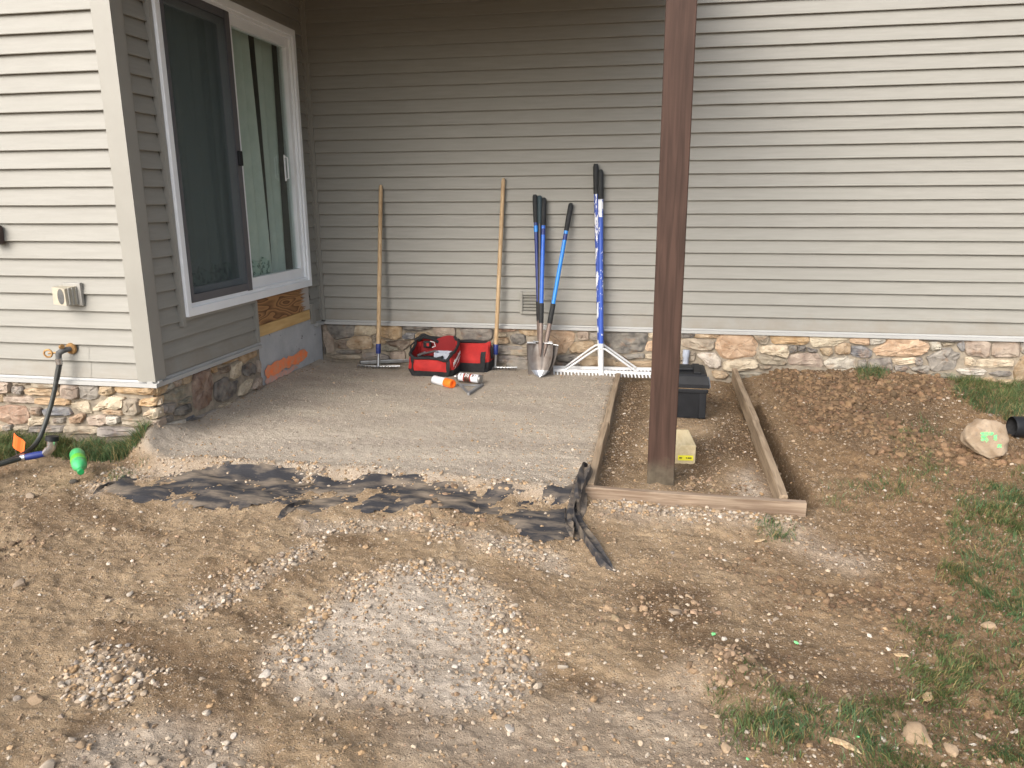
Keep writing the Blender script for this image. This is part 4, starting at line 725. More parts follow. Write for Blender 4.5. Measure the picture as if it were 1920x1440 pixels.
for t0_ in (2.3, .95): patch(f1, t0_-.05, t0_+.05, .2, 1.0, .007).build('strap', 'black_canvas', bag, smooth=True, thick=.003)
MB().grid([[f1(TAU*i/NT, .42)*s+(bc+V(0, 0, .09))*(1-s)+V(0, 0, .004*math.sin(i)) for i in range(NT+1)] for s in (.96, .5, .05)]).build('lining', 'black_canvas', bag, smooth=True)
MB().grid([[bc+bx_*L1*.44*math.cos(math.pi*(.06+.88*i/16))*1.0+by_*(.118-.02*math.sin(math.pi*i/16)+.015*s)+V(0, 0, .12+s*(.15+.045*math.sin(math.pi*i/16)*math.sin(math.pi*(i+3)/11))) for i in range(17)] for s in (0, .5, 1)]).build('back_flap', 'dark_red_lining', bag, smooth=True, thick=.004)
MB().tube([bc-bx_*.17+by_*.10+V(0, 0, .25), bc-bx_*.12+by_*.08+V(0, 0, .285), bc-bx_*.05+by_*.09+V(0, 0, .275), bc+bx_*.0+by_*.11+V(0, 0, .24)], .014, 8).build('carry_handle', 'black_canvas', bag, smooth=True)
MB().tube([bc-bx_*.205-by_*.02+V(0, 0, .15), bc-bx_*.215+by_*.03+V(0, 0, .22), bc-bx_*.17+by_*.08+V(0, 0, .265)], .007, 6).build('carry_handle', 'black_canvas', bag, smooth=True)
end = f1(-.03, .60, .010); place_mesh('logo', text_mesh('Milwaukee', .052), 'white_print', end+bx_*.003+V(0, 0, .012), by_*1+V(0, 0, .35), V(0, 0, 1)-by_*.35, bag)
lz = end+bx_*.004; ex = unit(by_+V(0, 0, .35)); ez = unit(V(0, 0, 1)-by_*.35)
MB().prism([lz-ex*.09-ez*.030, lz+ex*.03-ez*.026, lz+ex*.02-ez*.016, lz+ex*.10-ez*.018, lz+ex*.02-ez*.036, lz+ex*.028-ez*.030], bx_*.002).build('logo_bolt', 'white_print', bag)
IG = 'hand tools inside the open bag'
# things in the open bag
tr = bc+bx_*.075-by_*.0+V(0, 0, .155); m = MB(); axb = (bx_, by_, V(0, 0, 1))
for s in (-1, 1): m.box(tr+bx_*s*.062, (.006, .10, .05), axb); m.box(tr+by_*s*.05, (.118, .006, .05), axb)
m.box(tr-V(0, 0, .022), (.118, .094, .006), axb); m.box(tr+bx_*.01-V(0, 0, .005), (.006, .094, .03), axb); tag(m.build('parts_tray', 'grey_tray'), 'small grey plastic tray sitting in the open red tool bag', 'tray')
def in_bag(name, mt, a, b, r, label, n=8, flat=None):
    o = MB().tube([bc+bx_*p[0]+by_*p[1]+V(0, 0, p[2]) for p in (a, b)], r, n, flat=flat).build(name, mt, smooth=True); return tag(o, label, 'hand tool', IG)
in_bag('torpedo_level', 'steel', (-.12, -.02, .155), (-.005, .06, .175), .014, 'silver level slanting in the open red bag', 6, .6)
in_bag('screwdriver', 'black_plastic', (-.10, -.065, .13), (-.03, -.03, .14), .012, 'black handled tool lying low in the open red bag')
in_bag('screwdriver', 'red_canvas', (-.05, -.085, .125), (.01, -.06, .135), .011, 'red handled screwdriver near the bag rim'); in_bag('pliers', 'steel', (-.15, .0, .14), (-.10, .055, .16), .011, 'steel pliers at the end of the open bag')
in_bag('chisel', 'black_plastic', (.02, -.085, .13), (.09, -.055, .15), .012, 'black gripped chisel beside the grey tray')
cl = bc-bx_*.055+by_*.075+V(0, 0, .225); tm = empty('tape_measure', cl, 'black tool with a white clip tucked at the back of the bag', 'hand tool', IG)
MB().box(cl-bx_*.03, (.07, .03, .06), axb, bev=.012).build('case', 'black_plastic', tm); MB().box(cl-bx_*.02-by_*.017, (.02, .006, .025), axb).build('badge', 'red_canvas', tm)
MB().tube([cl+bx_*.0+V(0, 0, .03)-by_*.015, cl+bx_*.035+V(0, 0, .022)-by_*.015, cl+bx_*.045-V(0, 0, .012)-by_*.015, cl+bx_*.015-V(0, 0, .022)-by_*.015], .0035, 6).build('clip', 'white_print', tm)
# closed bag behind
bc2 = V(1.425, -.16, .006); bag2 = empty('tool_bag', bc2, 'closed red and black canvas tool bag standing against the stone base', 'tool bag', 'red and black canvas tool bags')
f2, b2x, b2y = bag_surface(bc2, .30, .21, -.06, lambda th: .235+.012*math.cos(2*th+.6), 1.0)
NT = 56
MB().grid([[f2(TAU*i/NT, .26+.74*j/10) for i in range(NT+1)] for j in range(11)]).build('body', 'red_canvas', bag2, smooth=True)
bs = MB().grid([[f2(TAU*i/NT, .34*j/5, .002) for i in range(NT+1)] for j in range(6)]); bs.add([f2(TAU*i/NT, 0) for i in range(NT)], [tuple(range(NT))]); bs.build('base', 'black_canvas', bag2, smooth=True)
for t0_ in (-2.02, -1.12): patch(f2, t0_-.2, t0_+.2, .15, .72, .007).build('strap', 'black_canvas', bag2, smooth=True, thick=.003)
MB().tube([bc2-b2x*.15+V(0, 0, .21), bc2-b2x*.11+V(0, 0, .236), bc2+b2x*.0+V(0, 0, .242), bc2+b2x*.12+V(0, 0, .232), bc2+b2x*.155+V(0, 0, .19), bc2+b2x*.158+V(0, 0, .10)], .014, 8).build('zip_edge', 'black_canvas', bag2, smooth=True)
MB().tube([bc2-b2x*.16-b2y*.03+V(0, 0, .20), bc2-b2x*.20-b2y*.04+V(0, 0, .215), bc2-b2x*.19+V(0, 0, .19)], .013, 6).build('carry_handle', 'black_canvas', bag2, smooth=True)

# ================================================================== CANS, SQUARE
def px_axis(a, b, r): return PZ(*a, r), PZ(*b, r)
a, b = px_axis((811, 711), (849, 720), .034); c1 = empty('spray_can', (a+b)/2-V(0, 0, .034), 'white spray can with a bright orange cap lying on the gravel', 'spray can', 'spray cans on the gravel')
d = unit(b-a); L = .235; a = b-d*L*.93
lathe(MB(), a, b, [(0, .026), (.0, .030), (.02, .0335), (.60, .0335), (.63, .0325)], 20).build('can', 'can_white', c1, smooth=True); lathe(MB(), a, b, [(.62, .0335), (.63, .0352), (.97, .0345), (1.0, .0325), (1.0, .020), (.94, .018)], 20).build('cap', 'orange_cap', c1, smooth=True); lathe(MB(), a, b, [(-.012, .024), (.0, .0325), (.012, .034)], 20).build('bottom_rim', 'steel', c1, smooth=True)
a, b = px_axis((858, 706), (903, 711), .045); c2 = empty('spray_can', (a+b)/2-V(0, 0, .04), 'white aerosol can with black and red label lying on the metal square', 'spray can', 'spray cans on the gravel')
b = a+unit(b-a)*.215
lathe(MB(), a, b, [(.0, .022), (.06, .031), (.10, .0335), (.92, .0335)], 20).build('can', 'can_white', c2, smooth=True); lathe(MB(), a, b, [(.91, .034), (.93, .0352), (.985, .0345), (1.0, .030), (.99, .024)], 20).build('bottom_rim', 'steel', c2, smooth=True)
lathe(MB(), a, b, [(-.02, .010), (.0, .024), (.07, .0325), (.10, .0345)], 20).build('shoulder', 'steel', c2, smooth=True); lathe(MB(), a, b, [(-.14, .004), (-.12, .006), (-.01, .007)], 8).build('nozzle', 'can_white', c2)
lb = lathe(MB(), a, b, [(.33, .0338), (.335, .0342), (.575, .0342), (.58, .0338)], 20).build('label_band', 'can_label_black', c2, smooth=True); lathe(MB(), a, b, [(.30, .0337), (.302, .034), (.33, .034), (.332, .0337)], 20).build('label_stripe', 'can_label_red', lb, smooth=True); lathe(MB(), a, b, [(.58, .0337), (.582, .034), (.615, .034), (.617, .0337)], 20).build('label_stripe', 'can_label_red', lb, smooth=True)
d = unit(b-a); sd_ = np.cross(V(0, 0, 1), d); up = unit(V(0, 0, .75)-sd_*.66)
m = MB()
for t, wd in ((.40, .05), (.46, .03), (.52, .045)): m.box(a+(b-a)*t+up*.0342, (.006, wd*.8, .001), (d, np.cross(up, d), up))
m.build('label_print', 'white_print', lb)
m = MB()
for t, wd in ((.20, .02), (.68, .03), (.72, .022), (.80, .016)): m.box(a+(b-a)*t+up*.0338, (.006, wd, .001), (d, np.cross(up, d), up))
m.build('fine_print', 'can_label_black', c2)['kind'] = 'stuff'
q = [PZ(857, 720, .006), PZ(905, 722, .006), PZ(878, 740, .006)]; sq = empty('speed_square', (q[0]+q[1]+q[2])/3, 'grey metal triangular square flat on the gravel under the can', 'square'); c = (q[0]+q[1]+q[2])/3
def inset(k): return [c+(p-c)*k for p in q]
o_, i_ = inset(1.0), inset(.60); m = MB()
for k in range(3): m.prism([o_[k], o_[(k+1) % 3], i_[(k+1) % 3], i_[k]], (0, 0, .005))
m.build('blade', 'grey_alloy', sq); d = unit(q[1]-q[2]); MB().box((q[1]+q[2])/2+V(0, 0, .004), (np.linalg.norm(q[1]-q[2]), .018, .020), (d, np.cross(V(0, 0, 1), d), V(0, 0, 1)), bev=.002).build('fence', 'grey_alloy', sq)

# ================================================================== BLACK TOOL BOX, PIPES
fr = PZ(1322, 788, -.05); X1 = fr[0]+.01; X0 = X1-.37; Y0 = fr[1]; Y1 = Y0+.36
zs_ = PY(1330, 730, Y0)[2]; zt = PY(1322, 702, Y0+.03)[2]
tb = empty('tool_box', ((X0+X1)/2, (Y0+Y1)/2, -.055), 'black plastic tool box with a domed lid standing behind the brown post', 'tool box')
cx_, cy_ = (X0+X1)/2, (Y0+Y1)/2; wx, wy = X1-X0, Y1-Y0
m = MB(); z0 = -.045
def ringr(z, k): return [V(cx_+sx*wx/2*k, cy_+sy*wy/2*k, z) for sx, sy in ((-1, -1), (1, -1), (1, 1), (-1, 1))]
R0, R1 = ringr(z0, .88), ringr(zs_, .97); m.add(R0+R1, [(3, 2, 1, 0), (4, 5, 6, 7), (0, 1, 5, 4), (1, 2, 6, 5), (2, 3, 7, 6), (3, 0, 4, 7)]); m.build('body', 'black_plastic', tb)
m = MB()
for sx in (-1, 1):
    for sy in (-1, 1): m.box((cx_+sx*wx*.415, cy_+sy*wy*.425, (z0+zs_)/2-.014), (.045, .045, zs_-z0-.03), bev=.006)
m.build('corner_leg', 'black_plastic', tb)
MB().box((cx_, cy_, zs_-.018), (wx*1.0, wy*1.0, .03), bev=.006).build('collar', 'black_plastic', tb); MB().box((cx_, cy_, zs_+.001), (wx*.99, wy*.99, .005)).build('seam_cord', 'ash_handle', tb)
lid = MB(); RR = [ringr(zs_+.004, 1.03), ringr(zs_+.03, 1.03), ringr(zt-.012, .95), ringr(zt, .88)]
vs = [p for r in RR for p in r]; lid.add(vs, [(3, 2, 1, 0), (12, 13, 14, 15)]+[(k*4+i, k*4+(i+1) % 4, k*4+4+(i+1) % 4, k*4+4+i) for k in range(3) for i in range(4)]); ld = lid.build('lid', 'black_plastic', tb)
for s in (-.28, .30): MB().box((cx_+s*wx, cy_, zt+.005), (.05, wy*.8, .014), bev=.005).build('lid_rib', 'black_plastic', ld)
MB().box((cx_+.02, cy_-.04, zt+.012), (.13, .05, .02), bev=.006).build('lid_handle', 'black_plastic', ld)
MB().tube([(X1+.004, cy_-.03, zs_+.05), (X1+.012, cy_-.04, zs_+.03), (X1+.02, cy_-.05, zs_-.02)], .006, 6).build('latch', 'steel', tb)
pp = PY(1287, 656, -.05); o = MB().tube([(pp[0]-.004, -.06, -.08), (pp[0]-.002, -.055, pp[2]-.06), (pp[0]-.002, -.055, pp[2]-.055), (pp[0], -.05, pp[2])], (.024, .024, .028, .028), 14).build('conduit_stub', 'pvc_grey', smooth=True); tag(o, 'short grey plastic conduit standing by the stone base behind the tool box', 'pipe')
dp = PZ(1890, 800, .06); dpe = empty('drain_pipe', (dp[0], dp[1], 0), 'black plastic drain pipe lying in the dirt beside the painted boulder', 'pipe'); pts = [dp+V(.02+i*.012, .004*i*.3, 0) for i in range(60)]
MB().tube(pts, [.062+.0035*(i % 2) for i in range(60)], 20, caps=False).build('pipe_wall', 'black_plastic', dpe, smooth=True); MB().tube([p+V(.004, 0, 0) for p in pts[:40]], .054, 16, caps=False).build('bore', 'black_canvas', dpe)

# ================================================================== WALL FITTINGS, HOSE, BOTTLE
YF = -RT
vc = PY(126, 552, YF-.03); vent = empty('exhaust_vent', (vc[0], YF, vc[2]), 'beige plastic exhaust vent hood on the cream siding', 'vent')
MB().box((vc[0]+.03, YF-.012, vc[2]), (.115, .024, .135), bev=.004).build('flange', 'vent_grey', vent)
m = MB(); z0, z1 = vc[2]-.058, vc[2]+.050
m.add([(vc[0]-.045, YF-.02, z0), (vc[0]+.066, YF-.02, z0), (vc[0]+.066, YF-.02, z1), (vc[0]-.045, YF-.02, z1), (vc[0]-.052, YF-.085, z0+.006), (vc[0]+.046, YF-.100, z0), (vc[0]+.046, YF-.100, z1-.010), (vc[0]-.052, YF-.080, z1-.002)], [(3, 2, 1, 0), (4, 5, 6, 7), (0, 1, 5, 4), (1, 2, 6, 5), (2, 3, 7, 6), (3, 0, 4, 7)]); m.build('hood', 'vent_plastic', vent)
MB().grid([[(vc[0]+.012+.024*s*math.cos(t), YF-.0965-.15*.024*s*math.cos(t), vc[2]-.006+.045*s*math.sin(t)) for t in np.linspace(0, TAU, 20)] for s in (.02, .6, 1.0)]).build('opening', 'vent_dark', vent, thick=.002)
for k in range(3): MB().box((vc[0]+.054+.005*k, YF-.078+.024*k, vc[2]-.006), (.006, .010, .098)).build('louver', 'vent_grey', vent)
lv = PY(993, 568, -.02); lo = empty('louvered_vent', (lv[0], 0, lv[2]), 'small beige louvered vent on the back siding behind the shovels', 'vent'); W, Hh = .165, .185
m = MB(); m.box((lv[0]-W/2+.012, -.016, lv[2]), (.024, .030, Hh), bev=.004); m.box((lv[0]+W/2-.012, -.016, lv[2]), (.024, .030, Hh), bev=.004); m.box((lv[0], -.0155, lv[2]+Hh/2-.012), (W-.05, .028, .024)); m.box((lv[0], -.0155, lv[2]-Hh/2+.012), (W-.05, .028, .024)); m.build('frame', 'vinyl_trim', lo)
for k in range(5): MB().box((lv[0], -.012, lv[2]-.054+.027*k), (W-.05, .022, .010), (V(1, 0, 0), unit(V(0, 1, .7)), unit(V(0, -.7, 1)))).build('slat', 'vinyl_trim', lo)
MB().box((lv[0], .0, lv[2]), (W-.05, .010, Hh-.05)).build('backing', 'vent_dark', lo)
wf = PY(-6, 440, YF-.04); o = MB().box((wf[0]-.02, YF-.035, wf[2]), (.075, .07, .11), bev=.015).build('wall_bracket', 'fixture_brown'); tag(o, 'dark brown fitting on the cream siding above the exhaust vent', 'wall fitting')
fc = PY(112, 660, YF-.06); fa = empty('faucet', (fc[0], YF, fc[2]), 'brass outdoor faucet on the cream siding above the stone base', 'faucet')
MB().tube([(fc[0]+.035, YF-.004, fc[2]+.012), (fc[0]+.035, YF-.016, fc[2]+.012)], (.036, .032), 16).build('flange', 'brass', fa); MB().tube([(fc[0]+.035, YF-.01, fc[2]+.012), (fc[0]+.02, YF-.055, fc[2]+.010), (fc[0]+.005, YF-.075, fc[2]-.005), (fc[0]+.002, YF-.078, fc[2]-.035)], (.014, .018, .018, .016), 10).build('valve_body', 'vent_dark', fa, smooth=True)
MB().tube([(fc[0]+.012, YF-.06, fc[2]+.03), (fc[0]+.03, YF-.065, fc[2]+.036)], .014, 8).build('bonnet', 'brass', fa); m = MB(); hc = V(fc[0]-.045, YF-.10, fc[2]-.002); m.tube([hc+V(.022*math.cos(t), .006*math.cos(t), .022*math.sin(t)) for t in np.linspace(0, TAU, 17)], .006, 6, caps=False); m.tube([V(fc[0]+.0, YF-.075, fc[2]), hc], .006, 6); m.build('handwheel', 'brass', fa, smooth=True)
def catmull(P, k=10):
    P = [V(*p) for p in P]; P = [2*P[0]-P[1]]+P+[2*P[-1]-P[-2]]; out = []
    for i in range(1, len(P)-2):
        for t in np.linspace(0, 1, k, endpoint=False): out.append(.5*((2*P[i])+(-P[i-1]+P[i+1])*t+(2*P[i-1]-5*P[i]+4*P[i+1]-P[i+2])*t*t+(-P[i-1]+3*P[i]-3*P[i+1]+P[i+2])*t**3))
    return out+[P[-2]]
h0 = V(fc[0]+.002, YF-.078, fc[2]-.035); hose = empty('garden_hose', h0, 'black rubber hose hanging from the faucet with a blue spray nozzle', 'hose')
gb = .03; pA = PY(106, 712, YF-.10); pB = PY(94, 765, YF-.15); pC = PY(70, 828, YF-.26); g1 = PZ(30, 858, gb); g2 = PZ(-40, 880, gb); g3 = PZ(-110, 900, gb)
MB().tube(catmull([h0-V(0, 0, .03), pA, pB, pC, g1, g2, g3]), .0135, 10).build('hose', 'hose_rubber', hose, smooth=True)
MB().tube([h0, h0-V(0, 0, .035)], (.019, .019), 10).build('coupling', 'chrome', hose)
m = MB(); cc = catmull([h0-V(0, 0, .035), pA], 14)
for i in range(0, len(cc)-1, 1): m.tube([cc[i], cc[i]+unit(cc[i+1]-cc[i])*.004], .0165, 10)
m.build('strain_relief', 'hose_rubber', hose)
n0, n1, n2, n3 = PZ(-60, 888, .03), PZ(44, 858, .035), PZ(86, 850, .045), PZ(97, 838, .085)
MB().tube(catmull([PZ(-140, 905, .02), n0, n1]), .013, 10).build('hose', 'hose_rubber', hose, smooth=True)
nz_ = MB().tube([n1, n1+(n2-n1)*.15, n1+(n2-n1)*.5, n2], (.016, .019, .021, .017), 12).build('nozzle_grip', 'navy_paint', hose, smooth=True)
MB().tube([n1-(n2-n1)*.12, n1+(n2-n1)*.08], .021, 10).build('nozzle_collar', 'chrome', nz_, smooth=True); hd = n3+V(.005, .01, .06)
MB().tube([n2-(n2-n1)*.05, n2+(n3-n2)*.5, n3, n3+(hd-n3)*.6], (.019, .024, .024, .026), 12).build('nozzle_body', 'chrome', nz_, smooth=True); MB().tube([n3+(hd-n3)*.55, n3+(hd-n3)*.6, hd], (.028, .034, .033), 14).build('nozzle_head', 'black_plastic', nz_, smooth=True)
fl = PZ(38, 832, .08); fo = empty('marker_flag', (fl[0], fl[1], gz(fl[0], fl[1])), 'bright orange marker flag in the grass beside the hose', 'flag')
c = fl; MB().grid([[c+V(.030*u+.012*v, -.01+.006*math.sin(3*u), .040*v-.055*u*.5) for u in np.linspace(-1, 1, 6)] for v in (-1, 0, 1)]).build('flag_cloth', 'flag_orange', fo, thick=.001); MB().tube([(c[0]-.03, c[1]-.01, gz(fl[0], fl[1])-.03), (c[0]-.025, c[1]-.01, c[2]+.04)], .0018, 5).build('wire', 'steel', fo)
ba, bb = PZ(143, 845, .05), PZ(150, 877, .035); bt = empty('plastic_bottle', (ba+bb)/2-V(0, 0, .045), 'empty green plastic soda bottle lying on the dirt by the grass', 'bottle'); dv = unit(bb-ba); ba = bb-dv*.25; ba[2] = .045; bb = ba+dv*.29; bb[2] = .022
lathe(MB(), ba, bb, [(0, .022), (.02, .034), (.08, .038), (.22, .037), (.27, .033), (.33, .037), (.52, .038), (.57, .033), (.62, .038), (.68, .036), (.76, .025), (.83, .0145), (.94, .0135)], 20).build('bottle_body', 'green_plastic', bt, smooth=True); lathe(MB(), ba, bb, [(.335, .0375), (.34, .0385), (.52, .0388), (.525, .0375)], 20).build('wrapper', 'green_label', bt, smooth=True); lathe(MB(), ba, bb, [(.885, .014), (.89, .0175), (.99, .017), (1.0, .014)], 14).build('cap', 'dark_green_cap', bt, smooth=True)

# ================================================================== LANDSCAPE FABRIC
FAB = poly_px([(180, 906), (228, 882), (420, 878), (640, 890), (830, 905), (1000, 925), (1062, 912), (1092, 892), (1100, 905), (1080, 960), (1066, 1008), (1000, 1008), (930, 966), (820, 955), (700, 952), (560, 957), (505, 938), (420, 945), (330, 938), (250, 930)], -.02)
fx = np.arange(FAB[:, 0].min(), FAB[:, 0].max(), .016); fy_ = np.arange(FAB[:, 1].min(), FAB[:, 1].max(), .016); FX, FY = np.meshgrid(fx, fy_)
ins = sdist(FAB, FX, FY)+.05*fbm(FX, FY, 7, 3)
dirv = FX*.25+FY*.97
wrk = .006*np.abs(fbm(dirv*1.0, (FX*.97-FY*.25)*.22, 16, 3))**.8*1.6
FZ = ground_h(FX, FY, False)+.0085+wrk+.016*fbm(FX, FY, 3.3, 3)+.016*fbm(FX+5, FY, 8, 3)
FZ = FZ-.010*(1-sm(.0, .07, ins)); idx = -np.ones(FX.shape, int); keep = np.zeros(FX.shape, bool)
cell = (ins[:-1, :-1] > 0) & (ins[1:, 1:] > 0) & (ins[:-1, 1:] > 0) & (ins[1:, :-1] > 0)
for a_, b_ in ((slice(0, -1), slice(0, -1)), (slice(1, None), slice(0, -1)), (slice(0, -1), slice(1, None)), (slice(1, None), slice(1, None))): keep[a_, b_] |= cell
idx[keep] = np.arange(keep.sum()); rr, cc_ = np.nonzero(cell)
fm = fast_mesh('landscape_fabric', np.stack([FX[keep], FY[keep], FZ[keep]], 1), np.stack([idx[rr, cc_], idx[rr, cc_+1], idx[rr+1, cc_+1], idx[rr+1, cc_]], 1))
fm.materials.append(MATS['landscape_fabric']); fb = bpy.data.objects.new('landscape_fabric', fm); COL.objects.link(fb); tag(fb, 'torn black landscape fabric half buried along the edge of the gravel pad', 'landscape fabric')
def ribbon(name, pxs, label, wid, zs, lean, seed=0):
    """a crumpled strip of fabric standing out of the ground"""
    C_ = catmull([PZ(x, y, 0) for x, y in pxs], 12); N = len(C_); rows = []
    for i, p in enumerate(C_):
        t = i/(N-1); d = unit(C_[min(i+1, N-1)]-C_[max(i-1, 0)]); s_ = np.cross(V(0, 0, 1), d); g = float(ground_h(V(p[0]), V(p[1]), False)[0]); k = math.sin(math.pi*min(1, max(.04, t)))**.5
        rows.append([V(p[0], p[1], g)+s_*(wid*k*u+.010*math.sin(9*t+seed+4*u))+V(0, 0, -.012+zs*k*(math.cos(u*lean)+.25*math.sin(7*u+6*t+seed))) for u in np.linspace(-1, 1, 9)])
    o = MB().grid(rows).build(name, 'landscape_fabric', smooth=True, recalc=False); return tag(o, label, 'landscape fabric', 'loose folds of black landscape fabric')
ribbon('fabric_fold', [(1096, 880), (1082, 925), (1078, 960), (1100, 1000), (1130, 1032), (1158, 1052)], 'long black fabric tail curling away from the corner of the form boards', .030, .055, 1.4)
ribbon('fabric_fold', [(1100, 880), (1098, 900), (1090, 930), (1086, 960)], 'black fabric bunched up against the corner of the form boards', .035, .085, 1.3, 2)
ribbon('fabric_fold', [(1058, 930), (1066, 965), (1075, 985), (1082, 1008)], 'short black fabric fold beside the long tail', .018, .035, 1.4, 3)
ribbon('fabric_fold', [(465, 915), (520, 905), (570, 896), (612, 892)], 'raised black fabric edge running along the gravel', .016, .03, 1.4, 4)
ribbon('fabric_fold', [(522, 955), (545, 935), (580, 918)], 'short black fabric ridge poking out of the dirt', .03, .03, 1.3, 5)
ribbon('fabric_fold', [(172, 908), (195, 895), (225, 885)], 'black fabric corner sticking up near the green bottle', .018, .03, 1.4, 6)

# ================================================================== STONES AND CLODS
def ico(sub):
    bm = bmesh.new(); bmesh.ops.create_icosphere(bm, subdivisions=sub, radius=1.0); bm.verts.index_update(); v = np.array([q.co[:] for q in bm.verts]); f = np.array([[q.index for q in t.verts] for t in bm.faces]); bm.free(); return v, f
def rough_shapes(sub, n, amp, cut=.0):
    v, f = ico(sub); out = []
    for k in range(n):
        u = v.copy()
        for _ in range(5 if cut else 0):                       # knock flat facets off, like crushed stone
            d = unit(rng.normal(size=3)); h = rng.uniform(.55, .85); e = np.maximum(0, u@d-h); u = u-e[:, None]*d
        u = u*(1+rng.normal(0, amp, (len(u), 1))); u = u*np.array([1, rng.uniform(.65, .95), rng.uniform(.45, .75)]); out.append(u)
    return out, f
def frame_point(n, margin=0.0):
    return rng.uniform(-1.4, 6.3, n), rng.uniform(-5.05, -.02, n)
def in_wall(x, y): return ((x < .02) & (y > -RT-.03)) | (y > -.03) | ((np.abs(x-post_c[0]) < .08) & (np.abs(y-post_c[1]) < .08))
def dens_stone(x, y):
    wb = .05*fbm(x, y, 4, 3); d = .10+.30*sm(.05, .5, fbm(x, y, 1.3, 3)); pat = sm(-.02, .05, sdist(PATIO, x, y)+wb)
    d = d*(1-pat)+pat*(.012+.20*sm(.8, 2.6, x)*sm(-1.4, -2.5, y)+.10*sm(-2.2, -2.6, y)+.08*sm(1.9, 2.6, x))
    for p, k in zip(PALE, (.34, .30, .25, .40, .16)): d = np.maximum(d, k*sm(-.05, .12, sdist(p, x, y)+wb*1.5))
    for p, k in zip(BANDS, (1.0, .9, .5, .5, .9, .9, 1.0)): d = np.maximum(d, k*sm(-.04, .05, sdist(p, x, y)+wb))
    d = np.maximum(d, .5*np.exp(-((x)/.10)**2)*(y < -.3)*(y > -2.4)); d = np.maximum(d, .6*sm(-.02, .03, sdist(FRAME_IN, x, y))*sm(2.85, 2.68, x)); return d*sm(6.6, 5.0, x+.6*fbm(x, y, .8, 2)) + .05
def scatter(n, dens):
    X_, Y_ = [], []; c = 0
    while c < n:
        x, y = frame_point(60000); k = (rng.random(60000) < dens(x, y)) & ~in_wall(x, y); X_.append(x[k]); Y_.append(y[k]); c += k.sum()
    return np.concatenate(X_)[:n], np.concatenate(Y_)[:n]
def rot_mats(n, tilt=.5):
    a = rng.uniform(0, TAU, n); b = rng.normal(0, tilt, n); ca, sa, cb, sb = np.cos(a), np.sin(a), np.cos(b), np.sin(b); R = np.zeros((n, 3, 3))
    R[:, 0, 0] = ca; R[:, 0, 1] = -sa*cb; R[:, 0, 2] = sa*sb; R[:, 1, 0] = sa; R[:, 1, 1] = ca*cb; R[:, 1, 2] = -ca*sb; R[:, 2, 1] = sb; R[:, 2, 2] = cb; return R
def cloud(name, x, y, r, cols, shapes, f, label, cat, sink=.22, matn='gravel_stone'):
    z = ground_h(x, y); n = len(x); R = rot_mats(n); sh = rng.integers(0, len(shapes), n); base = np.array(shapes)[sh]
    v = np.einsum('nij,nkj->nki', R, base)*r[:, None, None]; v[:, :, 0] += x[:, None]; v[:, :, 1] += y[:, None]; v[:, :, 2] += (z+r*(.5-sink*2))[:, None]
    nvp = base.shape[1]; F = (f[None]+(np.arange(n)*nvp)[:, None, None]).reshape(-1, 3); me = fast_mesh(name, v.reshape(-1, 3), F, False)
    a = me.attributes.new('col', 'FLOAT_COLOR', 'POINT'); c4 = np.concatenate([np.repeat(cols, nvp, 0), np.ones((n*nvp, 1))], 1); a.data.foreach_set('color', c4.astype(np.float32).ravel())
    me.materials.append(MATS[matn]); o = bpy.data.objects.new(name, me); COL.objects.link(o); tag(o, label, cat, kind='stuff'); return o
PAL = np.array([srgb(*c)[:3] for c in ((176, 160, 140), (192, 178, 160), (158, 146, 132), (200, 190, 176), (166, 140, 108), (150, 132, 112), (140, 130, 122), (186, 160, 128), (208, 202, 194))])*np.array([.80, .765, .72])
def stone_cols(n, x, y):
    c = PAL[rng.integers(0, len(PAL), n)]*rng.uniform(.72, 1.12, (n, 1)); dirt = np.array([.25, .17, .10]); k = rng.uniform(0, .6, (n, 1))*(1-.6*np.clip(dens_stone(x, y), 0, 1))[:, None]; return c*(1-k)+dirt*k
N1 = 28000; x, y = scatter(N1, dens_stone); r = np.clip(np.exp(rng.normal(math.log(.0050), .45, N1)), .002, .0135); sh0, f0 = rough_shapes(1, 16, .10, .3)
cloud('gravel', x, y, r, stone_cols(N1, x, y), sh0, f0, 'small pale crushed stones strewn over the dirt', 'gravel')
def dens_band(x, y):
    wb = .04*fbm(x, y, 5, 3); d = np.zeros_like(x)
    for p, k in zip(BANDS, (1.0, .9, .45, .40, .8, .9, 1.0)): d = np.maximum(d, k*sm(-.03, .03, sdist(p, x, y)+wb))
    for p, k in zip(PALE[:4], (.05, .06, .05, .10)): d = np.maximum(d, k*sm(-.03, .05, sdist(p, x, y)+wb))
    d = d*(.15+.85*sm(-.25, .30, fbm(x, y, 7, 3)))
    return np.maximum(d, .03*sm(.2, .5, fbm(x+8, y, 2.2, 3))*(1-sm(-.02, .05, sdist(PATIO, x, y))))
N3 = 4600; x, y = scatter(N3, dens_band); r = np.clip(np.exp(rng.normal(math.log(.0072), .38, N3)), .003, .0145); shm, fm_ = rough_shapes(2, 12, .045, .3)
cloud('gravel', x, y, r, stone_cols(N3, x, y), shm, fm_, 'pale crushed stones lying close together in bands and heaps', 'gravel', .17)
